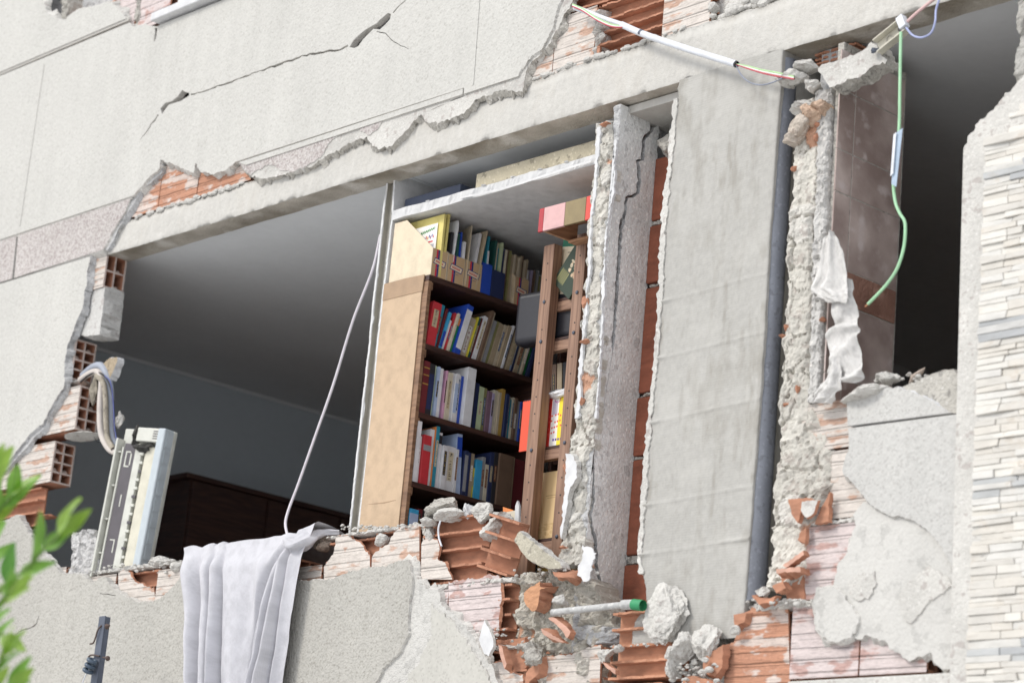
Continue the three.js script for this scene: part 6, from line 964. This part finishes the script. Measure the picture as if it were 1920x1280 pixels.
{
  const b = thing('junction_box', 'open metal junction box dangling below the beam on pink wires', 'box', at(1672, 70, 0.05).toArray());
  const A = at(1652, 82, 0.05), C = at(1694, 48, 0.05), ang = Math.atan2(C.y - A.y, C.x - A.x), m = (n, g, mt) => mesh(n, g.rotateZ(ang).translate((A.x + C.x) / 2, (A.y + C.y) / 2, 0.05), mt, b);
  m('case', merge([rbox(-0.075, 0.06, -0.024, 0.024, -0.02, -0.012, 0.002), rbox(-0.075, 0.06, 0.0242, 0.03, -0.02, 0.014, 0.002), rbox(-0.075, 0.06, -0.03, -0.0242, -0.02, 0.014, 0.002)]), std({ map: T.worn, color: rgb(0.56, 0.53, 0.44), roughness: 0.5 }));
  m('socket_hole', new THREE.CylinderGeometry(0.014, 0.014, 0.006, 20).rotateX(Math.PI / 2).translate(0.04, 0, -0.008), M.black); m('socket_ring', new THREE.TorusGeometry(0.014, 0.002, 6, 20).translate(-0.02, 0, -0.01), M.stud); m('end_plate', rbox(0.045, 0.075, -0.018, 0.034, -0.01, 0.02, 0.003), M.pvcWhite);
  m('torn_end', chunkGeo(160, 0.022, 0.016, 0.016, { detail: 4 }).translate(-0.088, -0.004, 0), M.steel);
  mesh('pink_wire', tube([at(1694, 48, 0.05), at(1720, 24, 0.04), at(1760, -8, 0.03)], 0.006, 20, 8), paint(0.62, 0.42, 0.4), b);
  mesh('blue_wire', tube([at(1700, 52, 0.06), at(1712, 66, 0.06), at(1730, 70, 0.06), at(1746, 62, 0.05), at(1754, 42, 0.05), at(1756, 18, 0.04), at(1764, -8, 0.04)], 0.004, 50, 8), paint(0.36, 0.4, 0.62), b);
}
{
  const b = thing('green_wire', 'pale green wire hanging from the junction box with its copper end bare', 'wire', at(1690, 60, 0.06).toArray());
  mesh('strand', tube([[1690, 60], [1689, 110], [1688, 170], [1687, 230], [1683, 290], [1676, 340], [1680, 380], [1688, 400], [1697, 415], [1698, 440], [1694, 470], [1682, 505], [1664, 532], [1646, 552], [1628, 570]].map(([x, y], i) => at(x, y, 0.07)), 0.0058, 140, 8), paint(0.36, 0.62, 0.38), b);
  mesh('copper_end', tube([at(1628, 570, 0.07), at(1623, 575, 0.07)], 0.003, 4, 6), paint(0.45, 0.2, 0.1), b);
  const s = thing('split_sleeve', 'split white plastic sleeve hanging on the green wire', 'sleeve', at(1682, 290, 0.07).toArray());
  const q = (l, z, mt, n) => mesh(n, slab(W(l, z).map((p) => [p[0], p[1], 0]), z, z - 0.002), [mt, mt], s);
  q([[1679, 250], [1693, 240], [1681, 350], [1672, 345]], 0.085, paint(0.36, 0.45, 0.56), 'sleeve_wall'); q([[1676, 252], [1681, 248], [1675, 325], [1670, 330]], 0.092, M.pvcWhite, 'sleeve_lip');
}
cord('bent_cable', 'short white wire bent over the smashed brick', [[826, 976], [822, 990], [823, 1008], [828, 1024]].map(([x, y]) => at(x, y, 0.01)), 0.004, M.pvcWhite, 20);

// ---------------------------------------------------------------- steel post in front of the wall
{
  const top = at(196, 1154, 0.3), bot = at(172, 1290, 0.3), b = thing('steel_post', 'blue grey steel post with wire hooks in front of the tan wall', 'post', [top.x, 0, 0.3]);
  const x = (top.x + bot.x) / 2 - 0.005; mesh('post', rbox(x - 0.03, x + 0.022, 0, top.y, 0.294, 0.3, 0.002), M.steel, b); mesh('web', rbox(x + 0.016, x + 0.022, 0, top.y - 0.003, 0.27, 0.2938, 0.001), M.steel, b);
  mesh('wire_hook', tube([at(190, 1172, 0.3), at(183, 1180, 0.31), at(178, 1196, 0.31), at(174, 1205, 0.31), at(168, 1207, 0.31)], 0.004, 30, 6), M.rust, b);
  mesh('wire_hook', tube([at(186, 1230, 0.31), at(170, 1228, 0.31), at(165, 1232, 0.31), at(165, 1238, 0.31)], 0.004, 20, 6), M.rust, b);
  mesh('bolt', tube([at(192, 1232, 0.31), at(200, 1233, 0.31)], 0.004, 6, 6), M.rust, b); mesh('bolt_head', new THREE.SphereGeometry(0.012, 10, 8).translate(...at(201, 1234, 0.31).toArray()), M.rust, b); mesh('bolt_head', new THREE.ConeGeometry(0.014, 0.03, 8).rotateZ(-1.4).translate(...at(203, 1173, 0.31).toArray()), M.rust, b);
  const s = thing('insulator', 'small dark insulator spool hanging on the steel post', 'insulator', at(168, 1248, 0.33).toArray()), g = [];
  for (let k = 0; k < 3; k++) g.push(new THREE.TorusGeometry(0.014, 0.007, 8, 20).rotateX(Math.PI / 2).translate(0, (k - 1) * 0.018, 0)); const sp = mesh('spool', merge(g.map((q) => boxUV(q))), paint(0.06, 0.09, 0.13, { roughness: 0.35 }), s, true); sp.rotation.z = -0.5; sp.scale.set(1.3, 1.4, 1.3);
  mesh('tie_wire', tube([at(168, 1252, 0.33), at(160, 1265, 0.33), at(150, 1290, 0.33)], 0.003, 12, 6), M.pvcWhite, s);
}

// ---------------------------------------------------------------- loose rubble
const lump = (name, label, cat, px, py, z, sx, sy, sz, mat, seed, o = {}) => { const p = at(px, py, z), t = thing(name, label, cat, p.toArray(), o.group); const m = mesh('lump', chunkGeo(seed, sx, sy, sz, { detail: o.detail ?? 7, cuts: o.cuts ?? 7, rough: o.rough ?? 0.22 }), mat, t, true); if (o.rot) m.rotation.set(...o.rot); return t; };
const G1 = 'lumps of mortar on the parapet', G2 = 'lumps of mortar at the column foot';
lump('mortar_chunk', 'large rounded concrete chunk resting on the smashed parapet', 'rubble', 826, 956, -0.07, 0.1, 0.058, 0.09, M.mortar, 201, { group: G1, rot: [0, 0, 0.1] });
lump('mortar_chunk', 'whitish chunk with a clay sliver beside the large concrete chunk', 'rubble', 842, 968, -0.03, 0.085, 0.035, 0.05, M.mortarPale, 202, { group: G1 });
lump('mortar_chunk', 'pointed white plaster shard standing on the parapet', 'rubble', 878, 958, -0.06, 0.03, 0.045, 0.02, M.white, 203, { group: G1, cuts: 12 });
lump('mortar_chunk', 'knobbly pale lump next to the white shard', 'rubble', 906, 962, -0.06, 0.055, 0.045, 0.06, M.mortarPale, 204, { group: G1 });
lump('mortar_chunk', 'sloping heap of pale mortar beside the tipped brick', 'rubble', 932, 990, -0.07, 0.08, 0.075, 0.07, M.mortarPale, 205, { group: G1 });
lump('mortar_chunk', 'flat pale fragment at the left end of the smashed brick', 'rubble', 806, 978, -0.03, 0.045, 0.022, 0.05, M.mortarPale, 206, { group: G1 });
lump('mortar_chunk', 'small grey lump between the two pale bricks and the smashed one', 'rubble', 806, 1000, -0.04, 0.035, 0.03, 0.03, M.mortarPale, 207, { group: G1 });
lump('mortar_chunk', 'white lump lodged in the notch of the pale brick', 'rubble', 716, 1012, -0.05, 0.045, 0.03, 0.04, M.mortarPale, 208, { group: G1 });
lump('mortar_chunk', 'tiny white lump behind the cream card', 'rubble', 932, 964, -0.08, 0.018, 0.014, 0.02, M.mortarPale, 209, { group: G1 });
lump('mortar_chunk', 'grey slab of mortar beside the curtain on the parapet', 'rubble', 312, 1054, -0.08, 0.1, 0.03, 0.07, M.mortarPale, 210, { group: G1 });
lump('mortar_chunk', 'crumbly lump where the curtain leaves the parapet', 'rubble', 334, 1062, -0.05, 0.06, 0.035, 0.05, M.mortarPale, 211, { group: G1 });
lump('mortar_chunk', 'mixed clay and mortar rubble behind the knotted curtain', 'rubble', 604, 1018, -0.09, 0.06, 0.04, 0.05, std({ map: T.mortar, color: rgb(1.05, 0.9, 0.82), bumpMap: T.mortarBump, bumpScale: 0.012 }), 212, { group: G1 });
lump('mortar_chunk', 'big split lump of concrete stuck to the foot of the column', 'rubble', 1252, 1150, -0.01, 0.12, 0.115, 0.045, M.mortarPale, 213, { group: G2, detail: 16, rough: 0.3, cuts: 10 });
lump('mortar_chunk', 'rounded porous lump right of the split concrete', 'rubble', 1322, 1206, 0.0, 0.075, 0.075, 0.045, M.mortarPale, 214, { group: G2, detail: 10, rough: 0.3 });
lump('mortar_chunk', 'pale lump wedged under the split concrete', 'rubble', 1280, 1216, 0.0, 0.05, 0.065, 0.05, M.mortarPale, 215, { group: G2 });
lump('mortar_chunk', 'small pale lump left of the orange split brick', 'rubble', 1136, 1228, 0.02, 0.035, 0.035, 0.035, M.mortarPale, 216, { group: G2 });
lump('mortar_chunk', 'white crumb on top of the orange split brick', 'rubble', 1160, 1216, 0.02, 0.03, 0.016, 0.03, M.mortarPale, 217, { group: G2 });
lump('mortar_chunk', 'pale crumb at the right end of the orange split brick', 'rubble', 1258, 1222, 0.03, 0.03, 0.03, 0.03, M.mortarPale, 218, { group: G2 });
lump('mortar_chunk', 'angular pale lump below the crumb by the orange brick', 'rubble', 1260, 1254, 0.02, 0.04, 0.04, 0.04, M.mortarPale, 219, { group: G2 });
lump('mortar_chunk', 'white pebble of mortar beside the orange patched brick', 'rubble', 1379, 1182, 0.0, 0.022, 0.02, 0.02, M.mortarPale, 220, { group: G2 });
lump('mortar_chunk', 'white lump above the crushed clay pocket', 'rubble', 1430, 1112, 0.0, 0.032, 0.026, 0.03, M.mortarPale, 221, { group: G2 });
lump('mortar_chunk', 'pale clod lying on the beam above the column', 'rubble', 1336, 20, -0.05, 0.03, 0.035, 0.03, M.mortarPale, 222, { group: G2 });
lump('mortar_chunk', 'pale lump in the joint of the split brick above the beam', 'rubble', 1126, 72, -0.03, 0.026, 0.026, 0.03, M.mortarPale, 223, { group: G2 });
lump('mortar_chunk', 'second pale lump below it in the joint above the beam', 'rubble', 1124, 48, -0.03, 0.022, 0.018, 0.03, M.mortarPale, 224, { group: G2 });
lump('mortar_chunk', 'white knob of mortar on the crushed wall foot', 'rubble', 1052, 1126, 0.03, 0.036, 0.03, 0.035, M.mortarPale, 225, { group: G2 });
lump('mortar_chunk', 'grey rounded clod below the crushed wall foot', 'rubble', 1000, 1224, 0.01, 0.05, 0.05, 0.05, M.mortar, 226, { group: G2 });
lump('sill_rubble', 'jagged white plaster heap on the right window sill', 'rubble', 1665, 712, -0.05, 0.05, 0.03, 0.05, M.mortarPale, 227);
lump('sill_rubble', 'flat white plaster slab tilted on the sill below the rag', 'rubble', 1622, 738, -0.01, 0.1, 0.022, 0.06, M.mortarPale, 228, { rot: [0, 0, 0.12], cuts: 3 });
lump('sill_rubble', 'narrow clay and mortar splinter on the far part of the sill', 'rubble', 1716, 706, -0.08, 0.05, 0.012, 0.02, std({ map: T.mortarPale, color: rgb(0.95, 0.82, 0.75) }), 229, { rot: [0, 0, 0.7] });
lump('sill_rubble', 'low ridge of grey crumbs along the far part of the sill', 'rubble', 1772, 704, -0.09, 0.1, 0.018, 0.04, M.mortar, 230);
// tipped half brick and leaning slab on the parapet
{
  const t = thing('broken_brick', 'half brick tipped over with its clay chambers showing', 'brick', at(940, 1060, -0.03).toArray());
  const m = hollowBrick(t, { x0: at(912, 1030, B).x, x1: at(966, 1030, B).x, y0: 3.325, y1: 3.545, z: B + 0.03, t: 0.07, rows: 3, cols: 1, openFront: true, skin: 2, clay: M.clay, turn: [0.05, 0.1, -0.3] }); m.name = 'shell';
}
{
  const t = thing('plaster_slab', 'thick grey slab of render leaning on the rubble below the rack', 'plaster', at(1010, 1050, 0.02).toArray());
  const g = slab(W([[964, 1012, 1], [974, 996, 1], [992, 1010, 1], [1010, 1024, 1], [1030, 1040, 1], [1050, 1054, 1], [1054, 1064, 1], [1034, 1066, 1], [1010, 1060, 1], [990, 1048, 1], [976, 1032, 1]], 0.05), 0.05, 0.005, { amp: 0.003, seed: 83, flare: 0.1 });
  mesh('slab', g, [std({ map: T.mortar, color: rgb(1.0, 0.97, 0.86), bumpMap: T.mortarBump, bumpScale: 0.008 }), M.mortarPale], t);
}
{
  const c = thing('card', 'blank cream card standing behind the rubble at the rack foot', 'card', at(955, 1000, -0.2).toArray()); mesh('sheet', slab(W([[938, 962, 0], [974, 955, 0], [978, 1010, 0], [945, 1012, 0]], -0.2), -0.2, -0.204), [paint(0.62, 0.56, 0.44), pageMat], c);
  const o = thing('orange_card', 'orange card corner peeping over the cream card', 'card', at(950, 955, -0.22).toArray()); mesh('sheet', slab(W([[943, 950, 0], [962, 956, 0], [962, 985, 0], [943, 985, 0]], -0.22), -0.22, -0.224), [cover('orange'), cover('orange')], o);
  const s = thing('white_splinter', 'white pointed splinter standing before the cream card', 'splinter', at(968, 1000, -0.15).toArray()); mesh('shaft', slab(W([[970, 938, 0], [973, 948, 0], [971, 1010, 1], [963, 1010, 1], [966, 948, 0]], -0.15), -0.15, -0.16, { amp: 0.001 }), [M.white, M.white], s);
  const f = thing('plaster_flake', 'pointed white plaster flake standing by the rosy brick', 'plaster', at(910, 1200, 0.03).toArray()); mesh('flake', slab(W([[908, 1162, 1], [916, 1176, 1], [924, 1196, 1], [925, 1212, 1], [916, 1230, 1], [908, 1226, 1], [898, 1200, 1]], 0.03), 0.03, 0.018, { amp: 0.002, seed: 85 }), [M.white, M.mortarPale], f);
}
// water pipe with a green fitting
{
  const p = thing('water_pipe', 'whitish plastic pipe with a green fitting sticking out below the cracked wall', 'pipe', at(1120, 1140, 0).toArray());
  const a = at(1036, 1148, 0.05), b = at(1168, 1134, 0.04), c = at(1188, 1133, 0.04), d = at(1206, 1135, 0.04);
  const w = std({ map: T.mortarGrey, color: rgb(1.05, 1.05, 1.03), roughness: 0.7 });
  mesh('barrel', tube([a, a.clone().lerp(b, 0.5), b], 0.013, 20, 14), w, p); mesh('collar', tube([b, c], 0.019, 6, 14), w, p); mesh('green_fitting', tube([c, c.clone().lerp(d, 0.5), d], 0.021, 6, 14), paint(0.025, 0.25, 0.1), p);
}
// shards of clay
const shard = (label, list, z, th, mat, seed, back = 0.4) => { const c = at(list[0][0], list[0][1], z), t = thing('clay_shard', label, 'shard', c.toArray(), 'broken clay shards'); mesh('shard', slab(W(list, z).map((p) => [p[0], p[1], 1]), z, z - th, { amp: 0.003, seed, flare: back }), [mat, M.clay], t); };
const clayL = std({ map: T.clay, bumpMap: T.clayBump, bumpScale: 0.004, color: rgb(0.98, 1.0, 1.0) });
shard('curved clay shard hanging above the rosy brick at the pier', [[1478, 936], [1500, 934], [1522, 938], [1508, 950], [1500, 966], [1496, 980], [1484, 962]], 0.02, 0.02, clayL, 301);
shard('narrow clay shard beside the pale brick edge', [[1556, 922], [1554, 978], [1528, 982], [1536, 962], [1542, 948]], 0.0, 0.02, clayL, 302);
shard('cream coated shard between the two upper shards', [[1504, 940], [1534, 938], [1526, 962], [1512, 970], [1502, 956]], 0.03, 0.012, M.mortarPale, 303);
shard('slanting clay sliver touching the rosy brick', [[1512, 990], [1510, 1018], [1496, 1012], [1500, 1000]], 0.0, 0.015, clayL, 304);
shard('pale edged clay splinter across the crushed pocket', [[1506, 1032], [1508, 1040], [1474, 1064], [1468, 1060]], 0.03, 0.03, M.clayPale, 305);
shard('thin clay plate lying flat in the crushed pocket', [[1456, 1066], [1500, 1062], [1502, 1072], [1456, 1074]], 0.04, 0.05, M.clayPale, 306);
shard('brown clay wall deep in the crushed pocket', [[1462, 1076], [1508, 1070], [1508, 1126], [1476, 1122], [1470, 1098]], -0.03, 0.02, M.clay, 307);
shard('small tilted clay block in the crushed pocket', [[1448, 1098], [1468, 1090], [1474, 1102], [1456, 1112]], 0.03, 0.03, clayL, 308);
shard('clay dish fragment under the white lump', [[1410, 1116], [1436, 1124], [1456, 1116], [1448, 1130], [1424, 1134]], 0.03, 0.03, M.clay, 309);
shard('clay chip left of the orange patched brick', [[1376, 1152], [1400, 1150], [1396, 1166], [1378, 1172]], -0.01, 0.03, clayL, 310);
shard('broad clay shard leaning beside the orange patched brick', [[1356, 1208], [1354, 1252], [1340, 1268], [1318, 1260], [1320, 1236], [1334, 1222]], 0.01, 0.03, clayL, 311);
shard('clay corner at the lower edge below the white crumbs', [[1282, 1272], [1300, 1266], [1340, 1280], [1340, 1300], [1276, 1300]], 0.03, 0.03, clayL, 312);
shard('curled clay shard lying across the wall foot', [[1028, 1158], [1040, 1158], [1062, 1174], [1070, 1184], [1064, 1196], [1050, 1178]], 0.05, 0.03, M.clayPale, 313);
shard('lower half of the curled clay shard', [[1014, 1178], [1030, 1186], [1058, 1204], [1052, 1204], [1020, 1190]], 0.05, 0.03, M.clayPale, 314);
shard('thin rosy clay rib beside the caved in brick', [[934, 1208], [942, 1214], [950, 1244], [946, 1254], [938, 1230]], 0.02, 0.03, M.clayPale, 315);
shard('clay panel inside the caved in brick', [[930, 1200], [984, 1196], [988, 1250], [966, 1262], [950, 1230]], -0.05, 0.02, M.clay, 316);
shard('orange clay face of the toppled brick at the bottom edge', [[986, 1262], [1012, 1232], [1010, 1262], [992, 1278], [1000, 1300], [980, 1300]], 0.0, 0.04, clayL, 317);
shard('small clay finger beside the pale slotted brick', [[1128, 1240], [1138, 1244], [1154, 1256], [1154, 1264], [1140, 1254]], 0.04, 0.02, M.clayPale, 318);
shard('dark red clay strip on the crushed wall foot', [[1036, 1072], [1076, 1076], [1078, 1084], [1040, 1080]], 0.04, 0.05, M.clay, 319);
// crumbs nobody could count
{
  const l = [], r = rng(6161), put = (n, x0, x1, y0, y1, z0, z1, s) => { for (let i = 0; i < n; i++) { const p = at(mix(x0, x1, r()), mix(y0, y1, r()), mix(z0, z1, r())), k = s * (0.3 + r() * r()); l.push(chunkGeo(700 + l.length, k * 1.3, k * 0.8, k, { detail: 1, cuts: 3 }).translate(p.x, p.y, p.z)); } };
  put(50, 120, 340, 1058, 1076, -0.08, 0.0, 0.012); put(50, 640, 790, 984, 992, -0.1, -0.04, 0.014); put(90, 1260, 1350, 1236, 1290, -0.04, 0.04, 0.014); put(14, 1140, 1250, 1207, 1212, 0.0, 0.03, 0.009); put(40, 1400, 1510, 1124, 1134, -0.02, 0.03, 0.014); put(40, 960, 1130, 1066, 1090, -0.04, 0.03, 0.01); put(30, 1640, 1820, 700, 716, -0.1, -0.03, 0.014); put(24, 900, 1000, 1176, 1204, -0.03, 0.02, 0.009);
  const m = mesh('rubble_crumbs', merge(l), M.mortarPale); tag(m, 'small crumbs of mortar scattered along the broken ledges', 'rubble', null, 'stuff');
}

// ---------------------------------------------------------------- young tree in front of the wall
{
  const leafM = std({ map: T.worn, color: rgb(0.13, 0.26, 0.035), roughness: 0.45 });
  const leafMats = [[0.12, 0.36, 0.04], [0.22, 0.48, 0.05], [0.06, 0.22, 0.035], [0.34, 0.56, 0.06]].map((c) => new THREE.MeshPhysicalMaterial({ color: rgb(...c), map: T.leaf, roughness: 0.5, side: THREE.DoubleSide, transmission: 0.35, thickness: 0 }));
  const zP = 3.3, P = (x, y, dz = 0) => at(x - 30, y + 34, zP + dz), foot = P(-60, 1500); foot.y = 0;
  const t = thing('young_tree', 'young tree with bright glossy green leaves in front of the wall', 'tree', foot.toArray());
  const bark = std({ map: T.mortar, color: rgb(0.35, 0.3, 0.2) }), twigM = std({ color: rgb(0.12, 0.2, 0.05) });
  mesh('trunk', tube([V(foot.x, 0, foot.z), V(foot.x + 0.03, 0.8, foot.z), V(foot.x - 0.02, 1.6, foot.z), P(-50, 1400), P(-30, 1200), P(-14, 1040)], 0.018, 60, 8), bark, t);
  // one leaf: a folded blade, tip drooping
  const leaf = (w) => sheetGeo(4, 10, (u, v) => { const b = Math.sin(Math.PI * Math.min(1, v * 0.92 + 0.04)) ** 0.85 * (1 - 0.35 * v), s = u * 2 - 1; return V(s * b * w, v, 0.16 * Math.abs(s) * b * w * 2 - 0.18 * v * v + 0.02 * Math.sin(v * 9 + s)); });
  const blades = [leaf(0.2), leaf(0.23), leaf(0.18)];
  const r = rng(3131); let n = 0;
  const addLeaf = (p, dirv, len, mi) => { const m = lit(new THREE.Mesh(blades[n % 3], leafMats[mi ?? Math.floor(r() * 4)])); m.name = 'leaf'; const y = dirv.clone().normalize(), toEye = EYE.clone().sub(p).normalize().add(V((r() - 0.5) * 1.6, 0.4 + (r() - 0.5) * 1.2, (r() - 0.5) * 1.6)), x = new THREE.Vector3().crossVectors(y, toEye).normalize(), z = new THREE.Vector3().crossVectors(x, y); m.quaternion.setFromRotationMatrix(new THREE.Matrix4().makeBasis(x, y, z)); m.scale.setScalar(len * 1.1); m.position.copy(p).sub(t.position); t.add(m); n++; };
  const branch = (list, lv, l0, z = 0) => { const c = new THREE.CatmullRomCurve3(list.map(([x, y, d = 0]) => P(x, y, z + d))); mesh('branch', tube(c.points, 0.0045, 24, 6), twigM, t); for (let k = 0; k < lv; k++) { const s = 0.12 + 0.86 * k / (lv - 1), p = c.getPointAt(s), d = c.getTangentAt(s), side = k % 2 ? 1 : -1; addLeaf(p, d.clone().multiplyScalar(0.55 + 0.6 * s).addScaledVector(RT, side * 0.62 * (1 - 0.4 * s)).addScaledVector(UPV, 0.25 * r()).addScaledVector(fwd, (r() - 0.5) * 0.9), l0 * (0.75 + 0.45 * r()), s > 0.6 ? (r() < 0.6 ? 1 : 3) : undefined); } addLeaf(c.getPointAt(1), c.getTangentAt(1), l0 * 0.9, 3); };
  branch([[-40, 1240], [-10, 1120], [30, 1070], [80, 1030], [122, 985], [142, 968]], 9, 0.115);
  branch([[-50, 1100], [-20, 1030], [0, 960], [30, 920], [48, 900]], 9, 0.115, -0.15); branch([[-60, 1080], [-30, 960], [-6, 900], [4, 875]], 6, 0.11, 0.1);
  branch([[-50, 1260], [-16, 1180], [10, 1120], [32, 1092], [44, 1082]], 7, 0.095, 0.15); branch([[-40, 1330], [0, 1250], [10, 1180], [24, 1150], [36, 1158]], 5, 0.1, -0.1);
  branch([[-30, 1360], [0, 1280], [16, 1230], [34, 1200]], 5, 0.09, 0.1); branch([[-40, 1400], [-4, 1310], [22, 1275], [48, 1254]], 5, 0.09); branch([[-90, 1200], [-60, 1100], [-40, 1020], [-30, 980]], 6, 0.1, 0.3);
}
renderer.render(scene, camera);
